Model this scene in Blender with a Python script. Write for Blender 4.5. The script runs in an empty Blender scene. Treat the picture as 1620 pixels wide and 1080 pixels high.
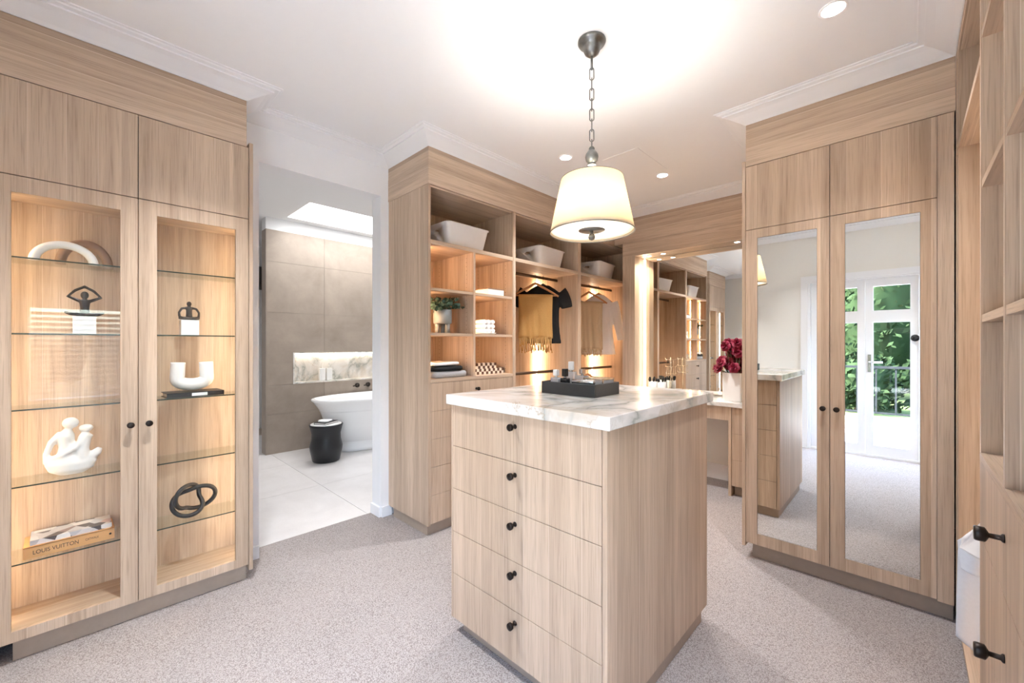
import bpy, bmesh, math, random
from mathutils import Vector, Matrix, Euler, noise as mnoise
random.seed(7)
PI = math.pi
S = bpy.context.scene
COL = S.collection

# ------------------------------------------------------------------ camera
cam_d = bpy.data.cameras.new('camera')
cam = bpy.data.objects.new('camera', cam_d)
COL.objects.link(cam)
cam.location = (0, 0, 1.28)
cam.rotation_euler = (PI/2, 0, math.radians(44.157))
cam_d.sensor_width = 36.0
cam_d.lens = 645.72/1620*36
cam_d.shift_y = 4/1620
cam_d.clip_start = 0.02
S.camera = cam

# ------------------------------------------------------------------ view / cycles
S.view_settings.view_transform = 'Standard'
S.view_settings.look = 'None'
S.view_settings.gamma = 1.0
S.view_settings.use_curve_mapping = False
S.view_settings.exposure = 2.22
try:
    cy = S.cycles
    cy.max_bounces = 10; cy.diffuse_bounces = 6; cy.glossy_bounces = 6
    cy.transmission_bounces = 6; cy.transparent_max_bounces = 16
    cy.sample_clamp_indirect = 6.0
    cy.caustics_reflective = False; cy.caustics_refractive = False
    cy.use_denoising = True
except Exception:
    pass

# ------------------------------------------------------------------ world + sun
W = bpy.data.worlds.new('world'); S.world = W; W.use_nodes = True
nt = W.node_tree; nt.nodes.clear()
o_ = nt.nodes.new('ShaderNodeOutputWorld'); b_ = nt.nodes.new('ShaderNodeBackground')
sk = nt.nodes.new('ShaderNodeTexSky'); sk.sky_type = 'NISHITA'; sk.sun_disc = False
sk.sun_elevation = math.radians(48); sk.sun_rotation = math.radians(-70); sk.air_density = 1.0; sk.dust_density = 3.0
b_.inputs['Strength'].default_value = 1.35
nt.links.new(sk.outputs[0], b_.inputs['Color']); nt.links.new(b_.outputs[0], o_.inputs['Surface'])
sun_d = bpy.data.lights.new('sun', 'SUN'); sun_d.energy = 11.0; sun_d.angle = math.radians(1.5); sun_d.color = (1, .95, .86)
sun = bpy.data.objects.new('sun', sun_d); COL.objects.link(sun)
sun.rotation_euler = Vector((0.72, -0.28, -0.62)).to_track_quat('-Z', 'Y').to_euler()
LAMP = dict(down=9.0, led=.55, pendant=4.2, pendant_up=2.2, vanity=.8, niche=.35, skylight=4.0, bath=3.6)
WARM = (1.0, .66, .38); WARMW = (.95, .97, 1.0)

# ------------------------------------------------------------------ node helpers
def new_mat(name):
    m = bpy.data.materials.new(name); m.use_nodes = True
    n = m.node_tree; n.nodes.clear()
    out = n.nodes.new('ShaderNodeOutputMaterial'); bs = n.nodes.new('ShaderNodeBsdfPrincipled')
    n.links.new(bs.outputs[0], out.inputs[0])
    return m, n, bs, out
def nd(n, t, **kw):
    x = n.nodes.new(t)
    for k, v in kw.items(): setattr(x, k, v)
    return x
def val(n, a, op, b, c=None):
    x = nd(n, 'ShaderNodeMath', operation=op)
    for i, q in enumerate((a, b, c)):
        if q is None: continue
        if isinstance(q, (int, float)): x.inputs[i].default_value = q
        else: n.links.new(q, x.inputs[i])
    return x.outputs[0]
def ramp(n, fac, stops):
    r = nd(n, 'ShaderNodeValToRGB'); cr = r.color_ramp
    while len(cr.elements) < len(stops): cr.elements.new(0.5)
    for e, (p, c) in zip(cr.elements, stops):
        e.position = p; e.color = (c[0], c[1], c[2], 1)
    n.links.new(fac, r.inputs[0]); return r.outputs[0]
def mixc(n, fac, a, b, blend='MIX'):
    x = nd(n, 'ShaderNodeMix', data_type='RGBA', blend_type=blend)
    for i, q in ((0, fac), (6, a), (7, b)):
        if isinstance(q, (int, float)): x.inputs[i].default_value = q
        elif isinstance(q, tuple): x.inputs[i].default_value = (q[0], q[1], q[2], 1)
        else: n.links.new(q, x.inputs[i])
    return x.outputs[2]
def comb(n, x, y, z):
    c = nd(n, 'ShaderNodeCombineXYZ')
    for i, q in enumerate((x, y, z)):
        if isinstance(q, (int, float)): c.inputs[i].default_value = q
        else: n.links.new(q, c.inputs[i])
    return c.outputs[0]
def noise(n, vec, scale, detail=4, rough=.55, dist=0.0):
    t = nd(n, 'ShaderNodeTexNoise'); t.inputs['Scale'].default_value = scale
    t.inputs['Detail'].default_value = detail; t.inputs['Roughness'].default_value = rough
    t.inputs['Distortion'].default_value = dist
    if vec is not None: n.links.new(vec, t.inputs['Vector'])
    return t.outputs[0]
def bump(n, bs, h, strength, dist=.002):
    b = nd(n, 'ShaderNodeBump'); b.inputs['Strength'].default_value = strength; b.inputs['Distance'].default_value = dist
    n.links.new(h, b.inputs['Height']); n.links.new(b.outputs[0], bs.inputs['Normal'])
def setp(bs, **kw):
    for k, v in kw.items():
        k = k.replace('_', ' ')
        if isinstance(v, tuple): v = (v[0], v[1], v[2], 1)
        bs.inputs[k].default_value = v
def srgb(r, g, b):
    f = lambda c: (c/255/12.92) if c/255 <= .04045 else ((c/255+.055)/1.055)**2.4
    return (f(r), f(g), f(b))
def plain(name, col, rough=.5, metal=0.0, var=.06, vs=30, bmp=0.0, bs_scale=200, spec=.5):
    m, n, bs, out = new_mat(name)
    tc = nd(n, 'ShaderNodeTexCoord').outputs['Object']
    f = noise(n, tc, vs, 3)
    c = mixc(n, f, tuple(x*(1-var) for x in col), tuple(min(1, x*(1+var)) for x in col))
    n.links.new(c, bs.inputs['Base Color'])
    setp(bs, Roughness=rough, Metallic=metal); bs.inputs['Specular IOR Level'].default_value = spec
    if bmp: bump(n, bs, noise(n, tc, bs_scale, 4), bmp, .001)
    return m
def emit(name, col, s):
    m, n, bs, out = new_mat(name)
    e = nd(n, 'ShaderNodeEmission'); e.inputs[0].default_value = (col[0], col[1], col[2], 1); e.inputs[1].default_value = s
    n.links.new(e.outputs[0], out.inputs[0]); n.nodes.remove(bs)
    return m

WOOD_A, WOOD_B = srgb(176, 152, 130), srgb(224, 201, 177)
def wood(name, axis, a=WOOD_A, b=WOOD_B, width=9.5, tone=1.0):
    m, n, bs, out = new_mat(name)
    pos = nd(n, 'ShaderNodeNewGeometry').outputs['Position']
    sp = nd(n, 'ShaderNodeSeparateXYZ'); n.links.new(pos, sp.inputs[0])
    x, y, z = sp.outputs
    if axis == 'z': u = val(n, x, 'ADD', y); v = z
    else:
        sn = nd(n, 'ShaderNodeSeparateXYZ'); n.links.new(nd(n, 'ShaderNodeNewGeometry').outputs['True Normal'], sn.inputs[0])
        flat = val(n, val(n, sn.outputs[2], 'ABSOLUTE', 0), 'GREATER_THAN', .5)
        u = val(n, z, 'ADD', val(n, flat, 'MULTIPLY', x if axis == 'y' else y)); v = val(n, x, 'ADD', y)
    vo = nd(n, 'ShaderNodeTexVoronoi', voronoi_dimensions='1D', feature='F1'); vo.inputs['Scale'].default_value = width
    n.links.new(u, vo.inputs['W'])
    ve = nd(n, 'ShaderNodeTexVoronoi', voronoi_dimensions='1D', feature='DISTANCE_TO_EDGE'); ve.inputs['Scale'].default_value = width
    n.links.new(u, ve.inputs['W'])
    sc = nd(n, 'ShaderNodeSeparateColor'); n.links.new(vo.outputs['Color'], sc.inputs[0])
    r1, r2 = sc.outputs[0], sc.outputs[1]
    off = val(n, r1, 'MULTIPLY', 37.0)
    g1 = noise(n, comb(n, val(n, u, 'MULTIPLY', 26.0), val(n, v, 'MULTIPLY', .9), off), 1.0, 4, .55, .6)
    g2 = noise(n, comb(n, val(n, u, 'MULTIPLY', 230.0), val(n, v, 'MULTIPLY', 5.0), off), 1.0, 3, .6)
    base = mixc(n, ramp(n, g1, [(.18, (0, 0, 0)), (.82, (1, 1, 1))]), a, b)
    pore = ramp(n, g2, [(.30, (.76, .74, .72)), (.50, (1, 1, 1))])
    c = mixc(n, .95, base, pore, 'MULTIPLY')
    tonef = ramp(n, r2, [(0, (.76, .745, .73)), (.45, (.91, .90, .89)), (1, (1.0, 1.0, 1.0))])
    c = mixc(n, 1.0, c, tonef, 'MULTIPLY')
    seam = val(n, ve.outputs['Distance'], 'LESS_THAN', .011)
    c = mixc(n, val(n, seam, 'MULTIPLY', val(n, r1, 'MULTIPLY', .55)), c, srgb(238, 222, 205))
    n.links.new(c, bs.inputs['Base Color']); setp(bs, Roughness=.48); bs.inputs['Specular IOR Level'].default_value = .35
    bump(n, bs, g2, .12, .0006)
    return m
M = {}
M['wz'] = wood('oak_vertical', 'z'); M['wy'] = wood('oak_along_y', 'y', width=7); M['wx'] = wood('oak_along_x', 'x', width=7)
M['hanger_wood'] = plain('hanger_wood', srgb(196, 140, 92), .45, var=.12)
M['white'] = plain('ceiling_white', (.86, .86, .865), .9, var=.01, spec=.2)
M['trimwhite'] = plain('trim_white', (.85, .85, .86), .5, var=.01)
M['cream'] = plain('cream_wall', (.80, .78, .73), .85, var=.015, spec=.2)
M['bathwhite'] = plain('bathroom_white', (.86, .86, .86), .8, var=.01)
M['bronze'] = plain('dark_bronze', (.035, .028, .025), .32, .85, var=.25)
M['railbronze'] = plain('rail_bronze', (.16, .11, .08), .35, .8, var=.15)
M['nickel'] = plain('aged_nickel', (.23, .23, .22), .35, .9, var=.3, vs=60)
M['chrome'] = plain('chrome', (.75, .75, .75), .15, 1.0)
M['ceramic'] = plain('white_ceramic', (.86, .85, .83), .35, var=.02)
M['matteceramic'] = plain('matte_white_ceramic', (.84, .80, .76), .7, var=.04, bmp=.15, bs_scale=90)
M['tub'] = plain('bath_enamel', (.88, .88, .88), .15, var=.01)
M['black'] = plain('matte_black', (.006, .006, .0065), .45, var=.2)
M['blackleather'] = plain('black_leather', (.022, .025, .028), .42, var=.2, bmp=.3, bs_scale=500)
M['stoneblk'] = plain('black_stool', (.008, .009, .011), .35, var=.2)
M['browarch'] = plain('brown_arch_wood', srgb(150, 120, 100), .55, var=.25, vs=60)
M['basket'] = plain('white_basket', (.83, .79, .76), .6, var=.03, bmp=.2, bs_scale=350)
M['orange'] = plain('orange_cloth_cover', srgb(222, 165, 105), .6, var=.05)
M['paper'] = plain('paper_pages', (.82, .80, .76), .8, var=.05)
M['ink'] = plain('black_print', (.01, .01, .01), .6)
M['tee'] = plain('black_jersey', (.006, .006, .0065), .9, var=.3, vs=80)
M['whitecloth'] = plain('white_cloth', (.90, .88, .86), .9, var=.04, vs=60, bmp=.2)
M['bluecloth'] = plain('pale_blue_cloth', (.70, .75, .82), .9, var=.05, vs=90, bmp=.3, bs_scale=120)
M['mustard'] = plain('mustard_throw', srgb(196, 152, 92), .95, var=.2, vs=160, bmp=.5, bs_scale=260)
M['beige'] = plain('beige_throw', srgb(205, 182, 150), .95, var=.15, vs=160, bmp=.5, bs_scale=260)
M['knit'] = plain('grey_knit', (.42, .42, .43), .95, var=.3, vs=150, bmp=.5)
M['pot'] = plain('grey_pot', (.24, .25, .245), .6, var=.12, vs=25)
M['stem'] = plain('stem', (.10, .12, .06), .7)
M['leaf'] = plain('eucalyptus_leaf', (.045, .095, .06), .55, var=.5, vs=25)
M['petal'] = plain('magenta_petal', (.28, .010, .045), .55, var=.4, vs=40)
M['core'] = plain('flower_core', (.05, .01, .02), .7)
M['brush'] = plain('black_bristle', (.012, .01, .01), .8)
M['brass'] = plain('pale_metal', (.72, .62, .48), .25, 1.0)
M['shadow'] = plain('dark_void', (.01, .01, .01), .9)
M['skirt'] = plain('kick_wood', srgb(165, 148, 132), .55, var=.1)
M['navyglass'] = plain('dark_bottle_cap', (.01, .01, .012), .2)
M['silver'] = plain('silver_box', (.62, .64, .66), .12, .9, var=.1)
M['deck'] = plain('pale_deck', (.72, .70, .67), .8, var=.05, vs=3)
M['lawn'] = plain('lawn', (.07, .11, .03), .95, var=.35, vs=2.5)
M['hedge'] = plain('hedge_leaf', (.012, .024, .009), .9, var=.6, vs=3, spec=.1)
M['hedge2'] = plain('yellow_green_leaf', (.05, .065, .02), .9, var=.5, vs=3, spec=.1)
M['bark'] = plain('bark', (.08, .06, .04), .9)
M['railgrey'] = plain('charcoal_rail', (.012, .014, .016), .8, 0, spec=.1)
M['checkd'] = plain('checker_brown', srgb(92, 62, 44), .6, var=.15)
M['checkl'] = plain('checker_cream', srgb(235, 222, 205), .6, var=.05)
M['led'] = emit('led_strip', (1.0, .84, .62), 2.5)
M['ledhot'] = emit('led_strip_bright', (1.0, .86, .66), 4.0)
M['ledsoft'] = emit('led_strip_soft', (1.0, .78, .52), .25)
M['lampdisc'] = emit('downlight_glow', (1.0, .97, .93), 5.0)
M['skyglow'] = emit('skylight_glow', (1.0, 1.0, 1.0), 2.5)

def mat_mirror():
    m, n, bs, out = new_mat('mirror_silver'); setp(bs, Base_Color=(.90, .92, .91), Metallic=1.0, Roughness=0.0); return m
M['mirror'] = mat_mirror()
def mat_glass(name, tint, fr=1.0):
    m, n, bs, out = new_mat(name); n.nodes.remove(bs)
    t = nd(n, 'ShaderNodeBsdfTransparent'); t.inputs[0].default_value = (*tint, 1)
    g = nd(n, 'ShaderNodeBsdfGlossy'); g.inputs['Roughness'].default_value = .01
    f = nd(n, 'ShaderNodeLayerWeight'); f.inputs[0].default_value = .5
    mx = nd(n, 'ShaderNodeMixShader')
    sch = val(n, val(n, f.outputs['Facing'], 'POWER', 5.0), 'MULTIPLY_ADD', .96, .04)   # Schlick
    n.links.new(val(n, sch, 'MULTIPLY', fr), mx.inputs[0]); n.links.new(t.outputs[0], mx.inputs[1]); n.links.new(g.outputs[0], mx.inputs[2])
    n.links.new(mx.outputs[0], out.inputs[0]); return m
M['glass'] = mat_glass('clear_glass', (.97, .98, .975), .6); M['shelfglass'] = mat_glass('shelf_glass', (.95, .975, .962), .6)
def mat_bottle():
    m, n, bs, out = new_mat('perfume_glass'); setp(bs, Base_Color=(.88, .89, .90), Roughness=.04); bs.inputs['Transmission Weight'].default_value = .55; return m
M['bottleglass'] = mat_bottle()
M['glassedge'] = plain('glass_edge', (.012, .035, .028), .2)
def mat_carpet():
    m, n, bs, out = new_mat('loop_carpet')
    pos = nd(n, 'ShaderNodeNewGeometry').outputs['Position']
    vo = nd(n, 'ShaderNodeTexVoronoi'); vo.inputs['Scale'].default_value = 230; n.links.new(pos, vo.inputs['Vector'])
    a = ramp(n, vo.outputs['Distance'], [(.15, srgb(190, 182, 179)), (.75, srgb(135, 126, 123))])
    f = noise(n, pos, 5, 4); f2 = noise(n, pos, 420, 2)
    c = mixc(n, .6, a, ramp(n, f2, [(.3, (.84, .83, .83)), (.65, (1, 1, 1))]), 'MULTIPLY')
    c = mixc(n, ramp(n, f, [(.35, (0, 0, 0)), (.7, (.25, .25, .25))]), c, srgb(168, 159, 156))
    n.links.new(c, bs.inputs['Base Color']); setp(bs, Roughness=.95); bs.inputs['Specular IOR Level'].default_value = .1
    bump(n, bs, vo.outputs['Distance'], -.7, .004); return m
M['carpet'] = mat_carpet()
def mat_marble(name, warm):
    m, n, bs, out = new_mat(name)
    pos = nd(n, 'ShaderNodeNewGeometry').outputs['Position']
    mp = nd(n, 'ShaderNodeMapping'); mp.inputs['Rotation'].default_value = (.5, .3, .7); n.links.new(pos, mp.inputs['Vector'])
    p = mp.outputs[0]
    f1 = noise(n, p, 1.9, 6, .52, 1.1); f2 = noise(n, p, 5.0, 6, .55, .8); f3 = noise(n, p, 1.3, 3, .5, .5); f4 = noise(n, p, 2.6, 5, .6, .9)
    v1 = val(n, val(n, f1, 'SUBTRACT', .5), 'ABSOLUTE', 0); v2 = val(n, val(n, f2, 'SUBTRACT', .5), 'ABSOLUTE', 0)
    k1 = ramp(n, v1, [(0, (1, 1, 1)), (.012, (.5, .5, .5)), (.07, (0, 0, 0))]); k2 = ramp(n, v2, [(0, (1, 1, 1)), (.012, (0, 0, 0))])
    mk_ = ramp(n, f3, [(.45, (0, 0, 0)), (.62, (1, 1, 1))])
    c = mixc(n, ramp(n, f4, [(.42, (0, 0, 0)), (.62, (.9, .9, .9))]), (.86, .84, .815), (.66, .58, .48))
    c = mixc(n, val(n, k1, 'MULTIPLY', .9), c, (.34, .36, .33))
    c = mixc(n, val(n, val(n, k2, 'MULTIPLY', mk_), 'MULTIPLY', .9), c, (.48, .38, .27) if warm else (.30, .28, .25))
    n.links.new(c, bs.inputs['Base Color']); setp(bs, Roughness=.16); return m
M['marble'] = mat_marble('island_marble', True); M['marble2'] = mat_marble('niche_marble', True)
def mat_tile(name, a, b, rough, sc=2.2):
    m, n, bs, out = new_mat(name)
    pos = nd(n, 'ShaderNodeNewGeometry').outputs['Position']
    f = noise(n, pos, sc, 8, .65, .3); g = noise(n, pos, 160, 2)
    c = mixc(n, ramp(n, f, [(.3, (0, 0, 0)), (.7, (1, 1, 1))]), a, b)
    c = mixc(n, .15, c, ramp(n, g, [(.3, (.6, .6, .6)), (.7, (1, 1, 1))]), 'MULTIPLY')
    n.links.new(c, bs.inputs['Base Color']); setp(bs, Roughness=rough); return m
M['tile'] = mat_tile('beige_stone_tile', srgb(150, 137, 125), srgb(177, 163, 150), .55)
M['floortile'] = mat_tile('pale_floor_tile', srgb(216, 212, 211), srgb(232, 229, 228), .25)
M['grout'] = plain('grout', srgb(165, 152, 140), .9)
def mat_shade():
    m, n, bs, out = new_mat('lampshade_linen'); n.nodes.remove(bs)
    d = nd(n, 'ShaderNodeBsdfDiffuse'); d.inputs[0].default_value = (.86, .80, .68, 1)
    t = nd(n, 'ShaderNodeBsdfTranslucent'); t.inputs[0].default_value = (.92, .80, .60, 1)
    tc = nd(n, 'ShaderNodeTexCoord').outputs['Object']
    f = noise(n, tc, 300, 2)
    mx = nd(n, 'ShaderNodeMixShader'); n.links.new(val(n, f, 'MULTIPLY_ADD', .1, .40), mx.inputs[0])
    n.links.new(d.outputs[0], mx.inputs[1]); n.links.new(t.outputs[0], mx.inputs[2]); n.links.new(mx.outputs[0], out.inputs[0]); return m
M['shade'] = mat_shade()
def mat_diffuser():
    m, n, bs, out = new_mat('lamp_diffuser'); n.nodes.remove(bs)
    d = nd(n, 'ShaderNodeBsdfDiffuse'); d.inputs[0].default_value = (.9, .9, .88, 1)
    t = nd(n, 'ShaderNodeBsdfTranslucent'); t.inputs[0].default_value = (.97, .94, .88, 1)
    mx = nd(n, 'ShaderNodeMixShader'); mx.inputs[0].default_value = .65
    n.links.new(d.outputs[0], mx.inputs[1]); n.links.new(t.outputs[0], mx.inputs[2]); n.links.new(mx.outputs[0], out.inputs[0]); return m
M['diffuser'] = mat_diffuser()
def mat_jacket():
    m, n, bs, out = new_mat('book_jacket_print')
    tc = nd(n, 'ShaderNodeTexCoord').outputs['Object']
    vo = nd(n, 'ShaderNodeTexVoronoi'); vo.inputs['Scale'].default_value = 22; n.links.new(tc, vo.inputs['Vector'])
    sc = nd(n, 'ShaderNodeSeparateColor'); n.links.new(vo.outputs['Color'], sc.inputs[0])
    c = ramp(n, sc.outputs[0], [(0, (.05, .045, .045)), (.25, (.12, .10, .10)), (.3, (.62, .42, .40)), (.5, (.75, .72, .70)), (.75, (.42, .42, .45)), (1, (.85, .84, .83))])
    n.links.new(c, bs.inputs['Base Color']); setp(bs, Roughness=.35); return m
M['jacket'] = mat_jacket()

# ------------------------------------------------------------------ mesh helpers
class MB:
    def __init__(s): s.v = []; s.f = []; s.sm = []; s.mi = []
    def add(s, vs, fs, smooth=False, mi=0):
        o = len(s.v); s.v += [tuple(p) for p in vs]
        for q in fs: s.f.append(tuple(o+i for i in q)); s.sm.append(smooth); s.mi.append(mi)
        return s
    def box(s, x0, x1, y0, y1, z0, z1, mi=0):
        if x0 > x1: x0, x1 = x1, x0
        if y0 > y1: y0, y1 = y1, y0
        if z0 > z1: z0, z1 = z1, z0
        return s.add([(x0,y0,z0),(x1,y0,z0),(x1,y1,z0),(x0,y1,z0),(x0,y0,z1),(x1,y0,z1),(x1,y1,z1),(x0,y1,z1)],
                     [(0,3,2,1),(4,5,6,7),(0,1,5,4),(1,2,6,5),(2,3,7,6),(3,0,4,7)], mi=mi)
    def rings(s, rings, cap0=True, cap1=True, smooth=True, closed=False):
        n = len(rings[0]); vs = [p for r in rings for p in r]; fs = []
        m = len(rings)
        for i in range(m if closed else m-1):
            a, b = i*n, ((i+1) % m)*n
            for j in range(n):
                k = (j+1) % n; fs.append((a+j, a+k, b+k, b+j))
        if not closed:
            if cap0: fs.append(tuple(range(n-1, -1, -1)))
            if cap1: fs.append(tuple((m-1)*n+j for j in range(n)))
        return s.add(vs, fs, smooth)
    def lathe(s, prof, c=(0,0,0), n=28, smooth=True, sx=1, sy=1, cap0=True, cap1=True):
        return s.rings([[(c[0]+r*sx*math.cos(2*PI*j/n), c[1]+r*sy*math.sin(2*PI*j/n), c[2]+z) for j in range(n)] for r, z in prof], cap0, cap1, smooth)
    def tube(s, pts, r, n=10, closed=False, smooth=True):
        P = [Vector(p) for p in pts]; m = len(P)
        rr = r if isinstance(r, (list, tuple)) else [r]*m
        T = []
        for i in range(m):
            a = P[(i-1) % m] if (closed or i > 0) else P[i]
            b = P[(i+1) % m] if (closed or i < m-1) else P[i]
            T.append((b-a).normalized() if (b-a).length > 1e-9 else Vector((0,0,1)))
        up = Vector((0,0,1)) if abs(T[0].z) < .9 else Vector((1,0,0))
        N = (up - T[0]*up.dot(T[0])).normalized(); R = []
        for i in range(m):
            N = (N - T[i]*N.dot(T[i])); N = N.normalized() if N.length > 1e-6 else Vector((1,0,0))
            B = T[i].cross(N)
            R.append([tuple(P[i] + (N*math.cos(2*PI*j/n) + B*math.sin(2*PI*j/n))*rr[i]) for j in range(n)])
        return s.rings(R, True, True, smooth, closed)
    def sphere(s, c, r, n=16, m=10, sc=(1,1,1)):
        return s.rings([[(c[0]+r*sc[0]*math.sin(PI*(i+.001)/(m))*math.cos(2*PI*j/n), c[1]+r*sc[1]*math.sin(PI*(i+.001)/m)*math.sin(2*PI*j/n), c[2]-r*sc[2]*math.cos(PI*i/m)) for j in range(n)] for i in range(m+1)])
    def prism(s, outline, axis, a, b, smooth=False):
        def P(u, v, w):
            return {'x': (w,u,v), 'y': (u,w,v), 'z': (u,v,w)}[axis]
        n = len(outline)
        vs = [P(u,v,a) for u,v in outline]+[P(u,v,b) for u,v in outline]
        fs = [tuple(range(n-1,-1,-1)), tuple(range(n,2*n))]+[(j,(j+1)%n,n+(j+1)%n,n+j) for j in range(n)]
        return s.add(vs, fs, smooth)
    def xf(s, mat, start=0):
        for i in range(start, len(s.v)): s.v[i] = tuple(mat @ Vector(s.v[i]))
        return s
    def mesh(s, name, mats):
        me = bpy.data.meshes.new(name); me.from_pydata(s.v, [], s.f)
        for m in (mats if isinstance(mats, (list, tuple)) else [mats]): me.materials.append(m)
        me.polygons.foreach_set('use_smooth', s.sm); me.polygons.foreach_set('material_index', s.mi)
        bm = bmesh.new(); bm.from_mesh(me); bmesh.ops.recalc_face_normals(bm, faces=bm.faces); bm.to_mesh(me); bm.free()
        me.update(); return me
def mk(name, me, parent=None, loc=(0,0,0), rot=None, label=None, kind=None):
    o = bpy.data.objects.new(name, me); COL.objects.link(o); o.location = loc
    if rot is not None: o.rotation_euler = rot
    if parent is not None: o.parent = parent
    if label: o['label'] = label
    if kind: o['kind'] = kind
    return o
def mat_(m): return [M[x] for x in m] if isinstance(m, (list, tuple)) else M[m]
def thing(name, label, cat, loc=(0,0,0), rz=0, group=None):
    o = bpy.data.objects.new(name, None); COL.objects.link(o); o.empty_display_size = .05
    o.location = loc; o.rotation_euler = (0,0,rz); o['label'] = label; o['category'] = cat
    if group: o['group'] = group
    return o
def off(mb, p):   # world coordinates -> coordinates of a thing whose base is p
    mb.v = [(a-p[0], b-p[1], c-p[2]) for a, b, c in mb.v]; return mb
def part(name, mb, mat, parent, world=False, label=None, kind=None, loc=(0,0,0), rot=None):
    if world: off(mb, parent['_b'] if '_b' in parent else parent.location)
    return mk(name, mb.mesh(name, mat_(mat)), parent, loc, rot, label, kind)
def solo(name, mb, mat, label, cat, loc=(0,0,0), rz=0, group=None):
    o = mk(name, mb.mesh(name, mat_(mat)), None, loc, (0,0,rz), label); o['category'] = cat
    if group: o['group'] = group
    return o
def struct(name, mb, mat, label=None):
    return mk(name, mb.mesh(name, mat_(mat)), None, label=label, kind='structure')
def bevel(o, w=.002, seg=2):
    m = o.modifiers.new('bevel', 'BEVEL'); m.width = w; m.segments = seg; m.limit_method = 'ANGLE'; return o
def remesh(o, vox=.004, smooth=6):
    m = o.modifiers.new('remesh', 'REMESH'); m.mode = 'VOXEL'; m.voxel_size = vox; m.use_smooth_shade = True
    m2 = o.modifiers.new('smooth', 'SMOOTH'); m2.factor = .5; m2.iterations = smooth; return o
def lamp(name, typ, loc, power, col, parent=None, size=.1, size_y=None, direction=(0,0,-1), spread=None, radius=.03, angle=None, blend=.6):
    d = bpy.data.lights.new(name, typ); d.energy = power; d.color = col
    if typ == 'AREA':
        d.shape = 'RECTANGLE' if size_y else 'DISK'; d.size = size
        if size_y: d.size_y = size_y
        if spread: d.spread = spread
    else: d.shadow_soft_size = radius
    if typ == 'SPOT': d.spot_size = angle or 2.4; d.spot_blend = blend
    o = bpy.data.objects.new(name, d); COL.objects.link(o)
    if parent is not None: o.parent = parent
    o.location = loc; o.rotation_euler = Vector(direction).to_track_quat('-Z', 'Y').to_euler()
    return o

# ------------------------------------------------------------------ key measures (metres)
ZK, ZUP, ZFB, ZFS, ZT, ZC = .085, 1.955, 2.342, 2.507, 2.59, 2.655   # kick, upper-door foot, fascia foot, fascia seam, fascia top, ceiling
XW = -2.80          # left wall face
XT = -2.28          # open wardrobe front
XD = -2.56          # display cabinet front
YM = 2.74           # mirrored wardrobe front
YV = 3.93           # vanity surround front
YR = 4.15           # vanity mirror
YB = -.67           # wall with the french doors
XR = .155           # right-hand joinery front

# ------------------------------------------------------------------ setting: closet
struct('floor', MB().box(-2.93, .75, YB-.12, 4.5, -.06, 0), 'carpet')
struct('ceiling', MB().box(-2.95, .80, YB-.14, 4.5, ZC, ZC+.12), 'white')
wl = MB()
wl.box(-2.93, XW, YB-.12, .700, 0, ZC); wl.box(-2.93, XW, 1.490, 4.5, 0, ZC); wl.box(-2.93, XW, .700, 1.490, 2.375, ZC)
struct('wall_left', wl, 'trimwhite')
struct('wall_far', MB().box(-2.93, -2.182, 4.345, 4.5, 0, ZC).box(-2.182, .75, YR+.012, 4.5, 0, ZC), 'cream')
WY_0, WY_1, WZ_0, WZ_1 = -.44, .26, .72, 1.66
struct('wall_right', MB().box(.62, .75, YB-.12, WY_0, 0, ZC).box(.62, .75, WY_1, YR+.012, 0, ZC).box(.62, .75, WY_0, WY_1, 0, WZ_0).box(.62, .75, WY_0, WY_1, WZ_1, ZC), 'cream')
wf = MB().box(.605, .75, WY_0, WY_0+.04, WZ_0, WZ_1).box(.605, .75, WY_1-.04, WY_1, WZ_0, WZ_1).box(.605, .75, WY_0+.04, WY_1-.04, WZ_0, WZ_0+.04).box(.605, .75, WY_0+.04, WY_1-.04, WZ_1-.04, WZ_1)
for y0, y1 in ((WY_0-.06,WY_0),(WY_1,WY_1+.06)): wf.box(.602, .6195, y0, y1, WZ_0-.06, WZ_1+.06)
for z0, z1 in ((WZ_0-.06,WZ_0),(WZ_1,WZ_1+.06)): wf.box(.602, .6195, WY_0, WY_1, z0, z1)
win3 = struct('window_3', wf, 'trimwhite', 'white window with slatted blind')
mk('pane', MB().box(.715, .721, WY_0+.04, WY_1-.04, WZ_0+.04, WZ_1-.04).mesh('pane', M['glass']), win3)
slat = MB().box(-.022, .022, WY_0+.05, WY_1-.05, -.0012, .0012).mesh('blind_slat', M['trimwhite'])
for i in range(16): mk('blind_slat', slat, win3, (.660, 0, WZ_0+.075+.0515*i), (0, math.radians(-42), 0))
DX0, DX1, DZ = -.90, .12, 2.06
wb = MB().box(-2.80, DX0, YB-.12, YB, 0, ZC).box(DX1, .62, YB-.12, YB, 0, ZC).box(DX0, DX1, YB-.12, YB, DZ, ZC)
struct('wall_back', wb, 'cream')
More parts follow.
